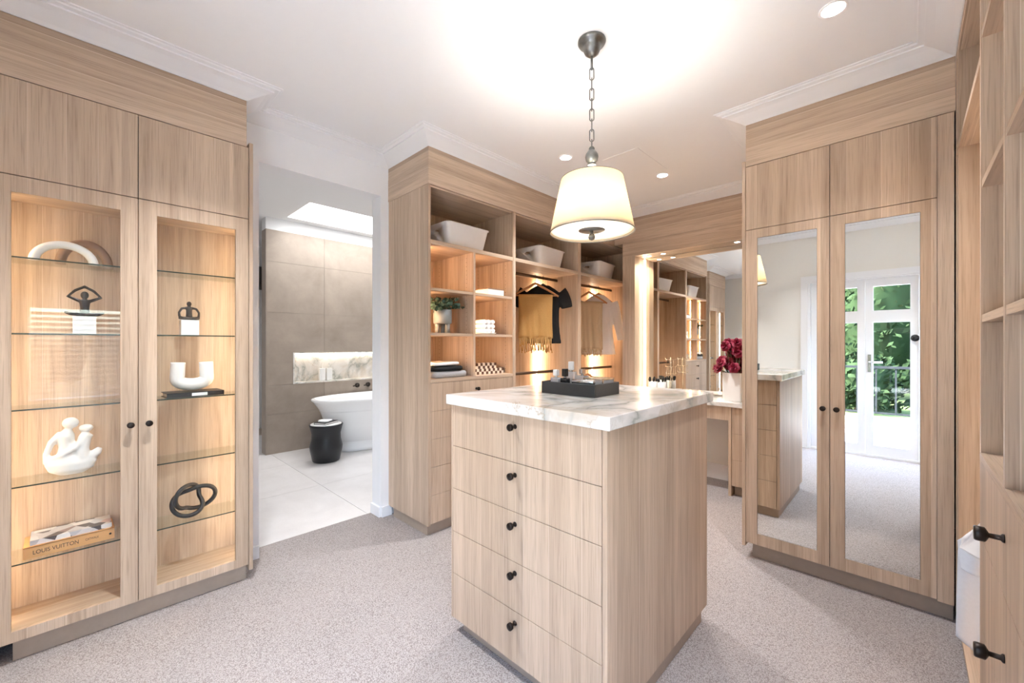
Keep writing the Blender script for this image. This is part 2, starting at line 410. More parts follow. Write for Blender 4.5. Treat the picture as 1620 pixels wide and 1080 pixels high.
# cornice: closed mitred sweep round the room
path = [(.62,YB),(.62,.98),(XR,.98),(XR,YM),(-.70,YM),(-.70,YV),(XT,YV),(XT,1.555),(XW,1.555),(XW,.5835),(XD,.5835),(XD,-.305),(XW,-.305),(XW,YB)]
prof = [(0,ZT),(.004,ZT),(.02,ZT+.010),(.075,ZT+.036),(.098,ZT+.043),(.104,ZT+.044),(.104,ZT+.051),(.124,ZT+.054),(.128,ZT+.059),(.140,ZT+.060),(.140,ZC+.002),(0,ZC+.002)]
def offs(path, d):
    r = []; n = len(path)
    for i in range(n):
        p0, p1, p2 = Vector(path[i-1]), Vector(path[i]), Vector(path[(i+1) % n])
        a = (p1-p0).normalized(); b = (p2-p1).normalized()
        na, nb = Vector((-a.y, a.x)), Vector((-b.y, b.x))
        r.append(p1 + (na+nb)*d if abs(na.dot(nb)) < .5 else p1 + na*d)
    return r
cor = MB(); R_ = [[(q.x, q.y, z) for q in offs(path, d)] for d, z in prof]
cor.rings(R_, smooth=False, closed=True)
struct('trim_1', cor, 'trimwhite', 'white stepped plaster cornice')
# skirting pieces beside the doorway and under the vanity
struct('baseboard_left', MB().box(XW, XW+.016, .612, .698, 0, .075).box(XW, XW+.016, 1.492, 1.572, 0, .075).box(-2.93, XW, 1.475, 1.490, 0, .075), 'trimwhite')
struct('baseboard_far', MB().prism([(YR+.012,0),(YR-.008,0),(YR-.008,.12),(YR+.002,.14),(YR+.012,.14)], 'x', -2.03, -1.10), 'trimwhite')
struct('baseboard_back', MB().box(-2.80, DX0-.075, YB, YB+.016, 0, .11).box(DX1+.075, .62, YB, YB+.016, 0, .11), 'trimwhite')

# ------------------------------------------------------------------ setting: bathroom beyond the doorway
struct('floor_bathroom', MB().box(-7.2, -2.93, -.9, 4.6, -.06, -.004), 'grout')
fl = bpy.data.objects['floor_bathroom']
tmesh = {}
for i in range(5):
    for j in range(5):
        x0 = -2.93-.9*i; x1 = x0-.9; y0 = -.35+.9*j; y1 = y0+.9
        if x1 < -7.3: continue
        mk('floor_tile', MB().box(x1+.0015, x0-.0015, y0+.0015, y1-.0015, -.004, .0).mesh('floor_tile', M['floortile']), fl)
BZ = 2.75
SK = (-5.16, -4.46, 1.58, 3.1)
bc = MB().box(-7.2, SK[0], -.9, 4.6, BZ, BZ+.1).box(SK[1], -2.93, -.9, 4.6, BZ, BZ+.1).box(SK[0], SK[1], -.9, SK[2], BZ, BZ+.1).box(SK[0], SK[1], SK[3], 4.6, BZ, BZ+.1)
struct('ceiling_bathroom', bc, 'bathwhite')
sh = MB()
sh.box(SK[0]-.04, SK[0], SK[2]-.04, SK[3]+.04, BZ+.1, BZ+.5).box(SK[1], SK[1]+.04, SK[2]-.04, SK[3]+.04, BZ+.1, BZ+.5)
sh.box(SK[0], SK[1], SK[2]-.04, SK[2], BZ+.1, BZ+.5).box(SK[0], SK[1], SK[3], SK[3]+.04, BZ+.1, BZ+.5)
win = struct('window_1', sh, 'bathwhite', 'bathroom skylight shaft')
mk('skylight_pane', MB().box(SK[0]-.03, SK[1]+.03, SK[2]-.03, SK[3]+.03, BZ+.5, BZ+.53).mesh('skylight_pane', M['skyglow']), win, label='glowing opal skylight pane')
lamp('skylight_light', 'AREA', ((SK[0]+SK[1])/2, (SK[2]+SK[3])/2, BZ+.45), LAMP['skylight'], (1,1,1), size=.66, size_y=1.4)
struct('wall_bathroom_far', MB().box(-7.2, -7.05, -.9, 4.6, 0, BZ), 'bathwhite')
struct('wall_bathroom_near', MB().box(-7.05, -2.93, -.9, -.75, 0, BZ), 'bathwhite')
struct('wall_bathroom_end', MB().box(-7.05, -2.93, 4.45, 4.6, 0, BZ), 'bathwhite')
struct('wall_bathroom_closet_side', MB().box(-2.93, -2.80, -.9, YB-.12, 0, BZ).box(-2.95, -2.80, -.9, 4.6, ZC+.12, BZ+.1), 'bathwhite')
# tiled screen wall with niche
XS = -5.30
NY0, NY1, NZ0, NZ1 = 1.685, 3.35, .80, 1.178
sw = MB()
WY0, WY1 = 1.405, 3.9
sw.box(XS-.16, XS-.01, WY0, NY0, 0, 2.61).box(XS-.16, XS-.01, NY1, WY1, 0, 2.61).box(XS-.16, XS-.01, NY0, NY1, 0, NZ0).box(XS-.16, XS-.01, NY0, NY1, NZ1, 2.61).box(XS-.16, XS-.13, NY0, NY1, NZ0, NZ1)
sw2 = struct('trim_3', MB().box(XS-.16, XS-.004, WY0-.01, WY1, 2.6105, BZ), 'bathwhite', 'white bulkhead over the tiled screen wall')
swo = struct('wall_screen', sw, 'grout', 'beige stone tiled screen wall')
ys = [WY0, 2.05, 2.75, 3.40, WY1]; zs = [0, .46, 1.05, 1.65, 2.24, 2.61]
g = .0012
def tile_rect(y0, y1, z0, z1):
    if y1-y0 < .01 or z1-z0 < .01: return
    mk('wall_tile', MB().box(XS-.01, XS, y0+g, y1-g, z0+g, z1-g).mesh('wall_tile', M['tile']), swo)
for a in range(len(ys)-1):
    for b in range(len(zs)-1):
        y0, y1, z0, z1 = ys[a], ys[a+1], zs[b], zs[b+1]
        iy0, iy1, iz0, iz1 = max(y0,NY0), min(y1,NY1), max(z0,NZ0), min(z1,NZ1)
        if iy0 < iy1 and iz0 < iz1:
            tile_rect(y0, y1, z0, iz0); tile_rect(y0, y1, iz1, z1); tile_rect(y0, iy0, iz0, iz1); tile_rect(iy1, y1, iz0, iz1)
        else: tile_rect(y0, y1, z0, z1)
mk('wall_end_tile', MB().box(XS-.16, XS, WY0-.010, WY0, 0, 2.61).mesh('wall_end_tile', M['tile']), swo)
nb = MB().box(XS-.13, XS-.115, NY0, NY1, NZ0, NZ1).box(XS-.115, XS+.004, NY0, NY0+.018, NZ0, NZ1).box(XS-.115, XS+.004, NY1-.018, NY1, NZ0, NZ1).box(XS-.115, XS+.004, NY0+.018, NY1-.018, NZ0, NZ0+.018).box(XS-.115, XS+.004, NY0+.018, NY1-.018, NZ1-.014, NZ1)
mk('niche_lining', nb.mesh('niche_lining', M['marble2']), swo, label='marble lined niche')
mk('niche_light_strip', MB().box(XS-.112, XS-.100, NY0+.02, NY1-.02, NZ1-.020, NZ1-.0142).mesh('niche_light_strip', M['led']), swo)
lamp('niche_led_light', 'AREA', (XS-.09, (NY0+NY1)/2, NZ1-.022), LAMP['niche'], (1,.86,.68), size=.02, size_y=NY1-NY0-.05, direction=(-.3,0,-1)).rotation_euler = (0, math.radians(12), 0)
struct('window_2', MB().box(-7.05, -7.03, 1.2, 2.0, 2.10, 2.45), 'nickel', 'narrow dark bathroom window')

# ------------------------------------------------------------------ french doors + outside
fr = MB()
fr.box(DX0, DX0+.035, YB-.12, YB+.004, 0, DZ).box(DX1-.035, DX1, YB-.12, YB+.004, 0, DZ).box(DX0+.035, DX1-.035, YB-.12, YB+.004, DZ-.035, DZ)
fr.box(DX0-.06, DX0+.01, YB, YB+.018, 0, DZ+.05).box(DX1-.01, DX1+.06, YB, YB+.018, 0, DZ+.05).box(DX0+.01, DX1-.01, YB, YB+.018, DZ-.012, DZ+.05).box(DX0+.035, DX1-.035, YB-.12, YB-.02, 0, .02)
fdoor = struct('door_1', fr, 'trimwhite', 'white french door frame')
XM_ = -.355
for k, (x0, x1) in enumerate(((DX0+.037, XM_-.0015), (XM_+.0015, DX1-.037))):
    y0, y1 = YB-.075, YB-.035
    st = .068
    lf = MB().box(x0, x0+st, y0, y1, .022, DZ-.037).box(x1-st, x1, y0, y1, .022, DZ-.037)
    lf.box(x0+st, x1-st, y0, y1, .022, .13).box(x0+st, x1-st, y0, y1, 1.525, 1.66).box(x0+st, x1-st, y0, y1, 1.935, DZ-.037)
    leaf = mk('door_leaf', lf.mesh('door_leaf', M['trimwhite']), fdoor)
    for z0, z1 in ((.13,1.525),(1.66,1.935)):
        mk('pane', MB().box(x0+st, x1-st, y0+.016, y0+.022, z0, z1).mesh('pane', M['glass']), leaf)
    if k == 1:
        hb = MB().box(x0+.02, x0+.048, y1, y1+.008, .96, 1.16).tube([(x0+.034,y1+.008,1.075),(x0+.034,y1+.05,1.075),(x0+.15,y1+.05,1.075)], .009, 10)
        mk('handle', hb.mesh('handle', M['chrome']), leaf, label='brushed metal lever handle')
        lb = MB().lathe([(.001,0),(.034,0),(.036,.004),(.034,.012),(.016,.016),(.014,.030),(.022,.034),(.022,.044),(.001,.046)], n=24)
        lb.xf(Matrix.Translation((x1-.03, y1, 1.345)) @ Matrix.Rotation(-PI/2, 4, 'X'))
        mk('lock_knob', lb.mesh('lock_knob', M['black']), leaf, label='round black knob')
pt = lamp('door_portal', 'AREA', ((DX0+DX1)/2, YB-.14, DZ/2), 1.0, (1,1,1), size=DX1-DX0, size_y=DZ, direction=(0,1,0))
pt.data.cycles.is_portal = True
pt2 = lamp('window_portal', 'AREA', (.76, (WY_0+WY_1)/2, (WZ_0+WZ_1)/2), 1.0, (1,1,1), size=WZ_1-WZ_0, size_y=WY_1-WY_0, direction=(-1,0,0))
pt2.rotation_euler = (0, PI/2, 0)
pt2.data.cycles.is_portal = True
struct('ground_deck', MB().box(-4.5, 3.2, -4.05, YB-.12, -.12, -.01), 'deck', 'pale paved balcony deck')
struct('ground_lawn', MB().box(-14, 14, -22, -4.05, -.5, -.22), 'lawn', 'green lawn beyond the balcony')
rl = thing('balcony_railing', 'charcoal metal balcony railing with vertical bars at the deck edge', 'railing', (0,-3.95,0))
rp = lambda nm, mb: part(nm, mb, 'railgrey', rl)
rp('top_rail', MB().box(-4, 3, -.022, .022, .86, .90)); rp('bottom_rail', MB().box(-4, 3, -.015, .015, .08, .11))
bar = MB().box(-.012, .012, -.012, .012, .11, .86).mesh('bar', M['railgrey'])
for i in range(28): mk('bar', bar, rl, (-3.9+.25*i, 0, 0))
post = MB().box(-.03, .03, -.03, .03, -.01, .88).mesh('post', M['railgrey'])
for i in range(5): mk('post', post, rl, (-4+1.75*i, -.03, 0))
def tree(name, label, x, y, h, r, mat, n=2600, base=-.22, group=None):
    t = thing(name, label, 'tree' if h > 3 else 'shrub', (x, y, base), group=group)
    part('trunk', MB().tube([(0,0,0),(.05,.02,h*.3),(-.03,0,h*.6)], [.14,.11,.06], 8), 'bark', t)
    fb = MB(); rnd = random.Random(hash(name+str(x)) % 1000 if False else int(x*10)+int(y*7))
    for i in range(n):
        a = rnd.uniform(0, 2*PI); zz = rnd.uniform(.06, 1); rr = r*(math.sin(PI*min(1, .22+.78*zz))**.5)*rnd.uniform(.72, 1.08)*(1+.18*math.sin(a*5+zz*9))
        c = Vector((rr*math.cos(a), rr*math.sin(a), zz*h)); s = rnd.uniform(.05, .12)
        d = Vector((rnd.uniform(-1,1), rnd.uniform(-1,1), rnd.uniform(-1,1))).normalized(); e = d.orthogonal().normalized(); f = d.cross(e)
        fb.add([c-e*s, c+f*s*.5, c+e*s, c-f*s*.5], [(0,1,2,3)])
    fb.sphere((0,0,h*.52), 1, 16, 10, (r*.78, r*.78, h*.46))
    part('foliage', fb, mat, t, kind='stuff')
    return t
tree('evergreen_tree', 'tall dark evergreen tree beyond the lawn, straight out from the doors', -.55, -9.6, 5.4, 1.25, 'hedge')
tree('evergreen_tree', 'dark bushy tree beyond the lawn, toward the shelving side', 2.6, -9.8, 5.6, 1.45, 'hedge')
tree('evergreen_tree', 'dark broad tree beyond the lawn, toward the display cabinet side', -4.2, -9.8, 5.4, 1.4, 'hedge')
tree('young_tree', 'yellow green young tree in front of the dark trees outside', .85, -7.4, 3.4, .62, 'hedge2', 1400)
tree('garden_shrub', 'low dark green shrub on the lawn behind the railing', -.75, -6.6, 1.3, .68, 'hedge', 1200)
tree('garden_shrub', 'low round shrub on the lawn further toward the display cabinet', -2.6, -6.8, 1.4, .75, 'hedge', 1200)
hg = thing('clipped_hedge', 'long dark clipped hedge closing off the garden', 'hedge', (0, -12.6, -.22))
hb_ = MB(); rnd = random.Random(5)
for i in range(5000):
    c = Vector((rnd.uniform(-9, 9), .75+rnd.uniform(-.12,.12), rnd.uniform(0, 3.6))); s_ = rnd.uniform(.06,.14)
    d = Vector((rnd.uniform(-1,1), rnd.uniform(-.2,1), rnd.uniform(-1,1))).normalized(); e = d.orthogonal().normalized(); f = d.cross(e)
    hb_.add([c-e*s_, c+f*s_*.5, c+e*s_, c-f*s_*.5], [(0,1,2,3)])
hb_.box(-9, 9, -.7, .7, 0, 3.5)
part('foliage', hb_, 'hedge', hg, kind='stuff')

# ------------------------------------------------------------------ shared small parts
def knob_mesh(L=.034, R=.0135):
    k = MB().lathe([(.0005,0),(.0095,0),(.0095,.003),(.006,.006),(.0055,L*.5),(R*.8,L*.58),(R,L*.64),(R,L*.94),(R*.9,L),(.0005,L)], n=20)
    return k.mesh('knob', M['bronze'])
KN = knob_mesh(); KNB = knob_mesh(.046, .0165)
KX = (0, PI/2, 0)        # knob axis +X
KXn = (0, -PI/2, 0)      # knob axis -X
KYn = (PI/2, 0, 0)       # knob axis -Y
KYp = (-PI/2, 0, 0)      # knob axis +Y

# ------------------------------------------------------------------ display cabinet on the left
DB = (-2.68, .15, 0)
dc = thing('display_cabinet', 'tall oak display cabinet with two glass doors and lit glass shelves', 'cabinet', DB)
P = lambda nm, mb, m='wz', par=dc, **k: part(nm, off(mb, DB), m, par, **k)
P('back_panel', MB().box(XW, XW+.012, -.285, .590, ZK, ZFB))
P('side_panel', MB().box(XW, XD-.022, -.305, -.285, .0, ZFB))
P('end_panel', MB().box(XW, XD+.008, .5925, .610, .060, 2.365))
P('bottom_panel', MB().box(XW+.012, XD-.022, -.285, .590, ZK, .130), 'wy')
P('top_panel', MB().box(XW+.012, XD-.022, -.285, .590, 1.90, ZUP), 'wy')
P('middle_panel', MB().box(XW+.012, XD-.03, .142, .160, .130, 1.90))
P('kick_board', MB().box(XW, -2.595, -.222, .588, 0, ZK), 'skirt')
P('upper_box', MB().box(XW+.012, XD-.022, -.285, .590, ZUP, ZFB), 'shadow')
P('fascia_board', MB().box(XW, XD, -.305, .582, ZFB+.002, ZFS-.0006), 'wy')
P('fascia_board', MB().box(XW, XD-.0015, -.305, .582, ZFS+.0006, ZT), 'wy')
doors = ((-.285, .1490, .061, .058), (.1520, .5900, .064, .057))
for k, (y0, y1, sl, sr) in enumerate(doors):
    P('upper_door', MB().box(XD-.02, XD, y0, y1, ZUP+.002, ZFB-.002))
    zb, zt, gb, gt = ZK+.004, ZUP-.002, .132, 1.888
    fm = MB().box(XD-.02, XD, y0, y0+sl, zb, zt).box(XD-.02, XD, y1-sr, y1, zb, zt).box(XD-.02, XD, y0+sl, y1-sr, zb, gb).box(XD-.02, XD, y0+sl, y1-sr, gt, zt)
    dr = P('door', fm)
    part('glass_pane', off(MB().box(XD-.013, XD-.009, y0+sl, y1-sr, gb, gt), DB), 'glass', dr)
    mk('knob', KN, dr, (XD-DB[0], (.124 if k == 0 else .187)-DB[1], .911), KX, label='dark bronze round knob')
    for i, z in enumerate((1.637, 1.325, 1.012, .699, .384)):
        ya, yb = (y0+.004, .140) if k == 0 else (.162, y1-.004)
        s_ = MB().box(XW+.014, -2.6, ya, yb, z-.006, z)
        s_.mi = [0,0,0,1,0,0]     # the front edge reads as dark green
        P('glass_shelf', s_, ('shelfglass', 'glassedge'))
    ye = -.2825 if k == 0 else .5875
    ls = MB().box(-2.66, -2.645, ye-.002, ye+.002, .14, 1.885)
    P('led_strip', ls, 'led')
    dirn = (-.4, 1, 0) if k == 0 else (-.4, -1, 0)
    L_ = lamp('cabinet_led_light', 'AREA', (-2.652-DB[0], ye+(.006 if k == 0 else -.006)-DB[1], 1.01), LAMP['led']*.95, WARM, dc, size=.012, size_y=1.7)
    a = math.atan2(dirn[1], dirn[0])
    L_.rotation_euler = Euler((PI/2, 0, a - PI/2 + PI), 'XYZ')
    # local -Z must face dirn: rotate about X by 90 deg maps -Z to +Y, then spin about Z
    L_.rotation_euler = Euler((PI/2, 0, a - PI/2), 'XYZ')

# --- things on the glass shelves
def arch(w, h, t, d, n=26):
    mb = MB(); rings = []
    for i in range(n+1):
        a = PI*i/n; c = Vector((0, -math.cos(a)*(w/2-t/2), math.sin(a)*(h-t/2)))
        tn = Vector((0, math.sin(a)*(w/2-t/2), math.cos(a)*(h-t/2))).normalized(); nn = Vector((0, -tn.z, tn.y))
        rings.append([tuple(c + nn*(t/2*math.cos(2*PI*j/14)) + Vector((1,0,0))*(d/2*math.sin(2*PI*j/14))) for j in range(14)])
    mb.rings(rings); return mb
zs1 = 1.638
solo('arch_ornament', arch(.212, .095, .033, .034), 'ceramic', 'white half-ring arch ornament on the top glass shelf', 'ornament', (-2.675, -.083, zs1+.0005), 0)
solo('arch_ornament', arch(.190, .122, .036, .036), 'browarch', 'brown wooden arch ornament behind the white arch', 'ornament', (-2.735, -.022, zs1+.0005), 0)
def yoga(name, label, loc, kind):
    t = thing(name, label, 'figurine', loc)
    bevel(part('plinth', MB().box(-.036, .036, -.037, .037, 0, .078), 'ceramic', t, label='white cube plinth'), .002)
    mb = MB()
    if kind == 0:   # arms joined over the head, legs crossed wide
        mb.tube([(0,-.062,.098),(.012,-.045,.090),(.016,0,.086),(.012,.045,.090),(0,.062,.098)], [.005,.008,.010,.008,.005], 10)
        mb.tube([(0,0,.085),(0,0,.115),(0,0,.150),(0,0,.158)], [.020,.015,.019,.008], 12); mb.sphere((.0,0,.176), .015, 14, 10, (1,.95,1.2))
        for s in (-1,1): mb.tube([(0,s*.017,.150),(0,s*.052,.168),(0,s*.030,.196),(0,s*.003,.213)], [.008,.007,.006,.006], 8)
        mb.sphere((0,0,.214), .007)
    else:           # arms curved round to the knees
        mb.tube([(0,-.040,.092),(.012,-.025,.086),(.014,0,.085),(.012,.025,.086),(0,.040,.092)], [.009,.010,.011,.010,.009], 10)
        mb.tube([(0,0,.085),(0,0,.115),(0,0,.142),(0,0,.150)], [.016,.013,.014,.006], 12); mb.sphere((0,0,.163), .011, 14, 10, (1,1,1.2))
        for s in (-1,1): mb.tube([(0,s*.010,.142),(0,s*.030,.138),(0,s*.041,.118),(0,s*.040,.096)], [.007,.006,.0055,.006], 8)
    remesh(part('figure', mb, 'bronze', t, label='dark seated yoga figure'), .0025, 3)
yoga('yoga_figurine', 'dark yoga figure with arms joined overhead on a white cube', (-2.69, -.022, 1.3255), 0)
yoga('yoga_figurine', 'dark seated figure with rounded arms on a white cube', (-2.69, .354, 1.3255), 1)
# embracing couple sculpture
cb = MB()
cb.rings([[(.036*s*math.cos(a), .082*s2*math.sin(a), z) for a in [2*PI*j/20 for j in range(20)]] for s, s2, z in ((.55,.45,0),(.95,.85,.02),(1,1,.05),(.8,.92,.075),(.4,.6,.088))])
cb.tube([(0,-.070,.062),(0,-.076,.10),(0,-.060,.150),(0,-.030,.185)], [.016,.011,.013,.016], 12)           # left outer arm/back
cb.tube([(0,-.020,.07),(-.004,-.016,.12),(-.004,-.018,.175),(0,-.012,.200)], [.030,.026,.028,.014], 12)    # tall body
cb.sphere((0,-.004,.228), .025, 16, 10, (.9,1.1,1))
cb.tube([(.004,.030,.07),(.006,.034,.115),(.006,.042,.160),(.004,.040,.182)], [.026,.022,.024,.012], 12)   # small body
cb.sphere((.006,.044,.200), .020, 16, 10, (.9,1.25,.85))
cb.tube([(.004,-.066,.078),(.022,-.030,.092),(.024,.012,.118),(.014,.034,.150)], [.011,.011,.011,.012], 10)  # arm across
cb.tube([(0,.050,.165),(.004,.066,.158)], [.012,.006], 8)
cb.tube([(0,.050,.06),(.004,.080,.085),(.004,.090,.102)], [.022,.018,.010], 10)
remesh(solo('couple_sculpture', cb, 'matteceramic', 'white abstract sculpture of an embracing couple on glass shelf', 'sculpture', (-2.69, -.062, .6995), 0), .0045, 4)
# U vase
ub = MB()
def upt(t):
    if t < .3: return (-.062+.004*(1-t/.3), .150-.085*(t/.3))
    if t < .7:
        a = PI*(t-.3)/.4; return (-math.cos(a)*.062, .065-math.sin(a)*.030)
    q = (t-.7)/.3; return (.062-.004*q, .065+.085*q)
rg = []
for i in range(33):
    t = i/32; y, z = upt(t); y2, z2 = upt(min(1, t+.01)); y1_, z1_ = upt(max(0, t-.01))
    tn = Vector((0, y2-y1_, z2-z1_)).normalized(); nn = Vector((0, -tn.z, tn.y)); rw = .031
    rg.append([tuple(Vector((0,y,z)) + nn*(rw*math.cos(2*PI*j/16)) + Vector((1,0,0))*(.030*math.sin(2*PI*j/16))) for j in range(16)])
ub.rings(rg)
ub.v = [(a, b, max(c, 0.0)) for a, b, c in ub.v]
solo('u_vase', ub, 'matteceramic', 'white U-shaped ceramic vase standing on a flat black book', 'vase', (-2.68, .366, 1.0355), .05)
bk = thing('coffee_table_book', 'flat black book under the white U-shaped vase', 'book', (-2.68, .370, 1.0125), .06)
part('cover', MB().box(-.072, .072, -.118, .118, 0, .003).box(-.072, .072, -.118, .118, .020, .023).box(.069, .072, -.118, .118, .003, .020), 'black', bk)
part('pages', MB().box(-.068, .069, -.112, .112, .003, .020), 'paper', bk)
part('spine_label', MB().box(.072, .0724, -.020, .045, .004, .019), 'paper', bk)
# orange book, with lettering on its spine
def text_mesh(txt, size, mat, name, width):
    c = bpy.data.curves.new(name, 'FONT'); c.body = txt; c.size = size; c.extrude = .0002; c.align_x = 'LEFT'
    o = bpy.data.objects.new('tmp', c); COL.objects.link(o)
    dg = bpy.context.evaluated_depsgraph_get(); me = bpy.data.meshes.new_from_object(o.evaluated_get(dg))
    bpy.data.objects.remove(o); me.name = name; me.materials.clear(); me.materials.append(mat)
    xs = [v.co.x for v in me.vertices]; k = width/(max(xs)-min(xs))
    for v in me.vertices: v.co.x = (v.co.x-min(xs))*k
    return me
ob = thing('fashion_book', 'thick orange-spined fashion book with printed jacket on the lowest shelf', 'book', (-2.715, -.065, .3845), math.radians(2))
part('cover', MB().box(-.066, .085, -.136, .136, 0, .004).box(.081, .085, -.136, .136, .004, .048).box(-.066, .085, -.136, .136, .044, .048), 'orange', ob)
part('pages', MB().box(-.064, .081, -.131, .131, .004, .044), 'paper', ob)
jk = MB().box(-.064, .070, -.118, .128, .0482, .068)
part('jacket', jk, 'jacket', ob, label='white, black and pink printed jacket')
R90 = (PI/2, 0, PI/2)
mk('spine_lettering', text_mesh('LOUIS VUITTON', .024, M['ink'], 'spine_lettering', .131), ob, (.0852, -.109, .015), R90)
mk('spine_lettering', text_mesh('CATWALK', .014, M['ink'], 'spine_lettering', .042), ob, (.0852, .043, .019), R90)
em = MB().lathe([(.0045,0),(.0045,.0003)], n=12).lathe([(.002,.0003),(.002,.0006)], n=8)
mk('spine_emblem', em.mesh('spine_emblem', M['ink']), ob, (.0852, .122, .024), KX)
# black knot
kp = []
for i in range(160):
    t = 2*PI*i/160
    r = .062+.026*math.cos(3*t)
    kp.append((.028*math.sin(3*t+.6), r*math.cos(2*t)*1.15, .100+r*math.sin(2*t)*1.02+.012*math.sin(t)))
mz = min(p[2] for p in kp)-.0105
kp = [(a, b, c-mz) for a, b, c in kp]
solo('knot_sculpture', MB().tube(kp, .0105, 10, closed=True), 'black', 'black looped knot sculpture on the lower right glass shelf', 'sculpture', (-2.69, .365, .3845), .25)

# ------------------------------------------------------------------ island
IB = (-1.067, 1.5565, 0)
isl = thing('island', 'oak island chest of five drawers with dark knobs in mid room', 'island', IB)
Pi = lambda nm, mb, m='wz', par=isl, **k: part(nm, off(mb, IB), m, par, **k)
IX0, IX1, IY0, IY1, IZ0, IZ1 = -1.462, -.672, 1.118, 1.995, .068, 1.012
Pi('kick_board', MB().box(IX0+.03, IX1-.014, IY0+.045, IY1-.035, 0, IZ0), 'skirt')
Pi('carcass', MB().box(IX0+.019, IX1-.019, IY0+.021, IY1-.021, IZ0, IZ1), 'shadow')
bevel(Pi('side_panel', MB().box(IX1-.018, IX1, IY0, IY1, IZ0, IZ1)), .001)
bevel(Pi('side_panel', MB().box(IX0, IX0+.008, IY0, IY1, IZ0, IZ1)), .001)
zz = [1.011, .830, .642, .452, .266, .068]
for side in (0, 1):
    for i in range(5):
        ya, yb = (IY0+.0005, IY0+.0205) if side == 0 else (IY1-.0205, IY1-.0005)
        d_ = Pi('drawer', MB().box(IX0+.0095, IX1-.0205, ya, yb, zz[i+1]+.0012, zz[i]-.0012))
        bevel(d_, .0008, 1)
        kz = [.967, .783, .597, .411, .222][i]
        mk('knob', KN, d_, (IB[0]-.003-IB[0], (IY0+.0005 if side == 0 else IY1-.0005)-IB[1], kz), KYn if side == 0 else KYp, label='dark bronze round knob')
mt = solo('marble_top', MB().box(-.413, .413, -.463, .463, 0, .044), 'marble', 'veined white marble slab topping the oak island', 'countertop', (-1.067, 1.563, 1.0125))
bevel(mt, .004, 3)

# tray and things on it
tr = thing('leather_tray', 'black leather tray on the marble island top', 'tray', (-1.070, 1.545, 1.0567), math.radians(1.0))
TW, TD, TH = .141, .102, .054
bevel(part('tray_wall', MB().box(-TW, TW, -TD, -TD+.008, 0, TH).box(-TW, TW, TD-.008, TD, 0, TH).box(-TW, -TW+.008, -TD+.008, TD-.008, 0, TH).box(TW-.008, TW, -TD+.008, TD-.008, 0, TH), 'blackleather', tr), .0015)
part('tray_base', MB().box(-TW+.008, TW-.008, -TD+.008, TD-.008, 0, .006), 'blackleather', tr)
def perfume(label, loc, w, d, h, glass, cap, caph, rz=0):
    t = thing('perfume_bottle', label, 'bottle', loc, rz)
    bevel(part('bottle_body', MB().box(-w/2, w/2, -d/2, d/2, 0, h), glass, t), .004, 3)
    part('neck', MB().lathe([(.007,h),(.007,h+.008)], n=14), 'chrome', t)
    bevel(part('cap', MB().box(-.011, .011, -.011, .011, h+.008, h+.008+caph), cap, t), .002)
tz = 1.0635
perfume('square clear perfume bottle with white cap at the tray corner', (-1.175, 1.505, tz), .046, .03, .062, 'bottleglass', 'ceramic', .028)
perfume('small black perfume bottle with tall black cap in the tray', (-1.120, 1.500, tz), .036, .030, .062, 'navyglass', 'black', .034)
perfume('tall clear perfume bottle with white cap in the tray', (-1.155, 1.595, tz), .046, .032, .085, 'bottleglass', 'ceramic', .040, .2)
perfume('wide clear perfume bottle behind the black one', (-1.088, 1.590, tz), .060, .036, .070, 'bottleglass', 'chrome', .022, -.2)
jb = thing('jewellery_box', 'low mirrored jewellery box with metal edges in the black tray', 'box', (-.992, 1.578, tz), .0)
part('box_body', MB().box(-.048, .048, -.045, .045, 0, .058), 'bottleglass', jb)
ed = MB()
for x in (-.048, .048):
    for y in (-.045, .045): ed.box(x-.002, x+.002, y-.002, y+.002, 0, .066)
for z in (.001, .062):
    ed.box(-.050, .050, -.047, -.043, z, z+.004).box(-.050, .050, .043, .047, z, z+.004).box(-.050, -.046, -.043, .043, z, z+.004).box(.046, .050, -.043, .043, z, z+.004)
part('metal_edge', ed, 'brass', jb)
part('lid', MB().box(-.046, .046, -.043, .043, .060, .0615), 'silver', jb)
sv = MB().tube([(-.055,0,.012),(-.05,0,.014),(.05,0,.014),(.058,0,.012)], [.005,.012,.013,.006], 16)
solo('silver_tube', sv, 'silver', 'polished silver tube lying along the front of the tray', 'cosmetic', (-1.015, 1.488, tz+.036), .05)
bevel(solo('trinket_case', MB().box(-.065, .065, -.022, .022, 0, .036), 'black', 'low black case under the silver tube in the tray', 'box', (-1.015, 1.488, tz), .05), .003)

# ------------------------------------------------------------------ open wardrobe along the left wall
OB = (-2.53, 2.9, 0)
ow = thing('open_wardrobe', 'long open oak wardrobe with shelves, hanging rails and drawers', 'wardrobe', OB)
Po = lambda nm, mb, m='wz', par=ow, **k: part(nm, off(mb, OB), m, par, **k)
Y0, B1a, B1b, B2a, B2b, B3a, B3b = 1.553, 1.571, 2.355, 2.390, 3.257, 3.308, 4.300
XB = XW+.002
Po('side_panel', MB().box(XB, XT, Y0, B1a, .070, ZFB))
Po('side_panel', MB().box(XB, XT, B3b, B3b+.02, .0, ZFB))
Po('divider', MB().box(XB+.012, XT, B1b, B2a, ZK, ZFB)); Po('divider', MB().box(XB+.012, XT, B2b, B3a, ZK, ZFB))
Po('back_panel', MB().box(XB, XB+.012, B1a, B3b, ZK, ZFB))
Po('top_panel', MB().box(XB+.012, XT-.012, B1a, B3b, ZFB-.010, ZFB), 'wy')
Po('kick_board', MB().box(XB+.05, XT-.03, Y0+.012, B3b, 0, .0695), 'skirt')
Po('fascia_board', MB().box(XB, XT+.006, Y0-.004, YV-.006, ZFB+.001, ZFS-.0006), 'wy')
Po('fascia_board', MB().box(XB, XT+.0045, Y0-.0025, YV-.006, ZFS+.0006, ZT), 'wy')
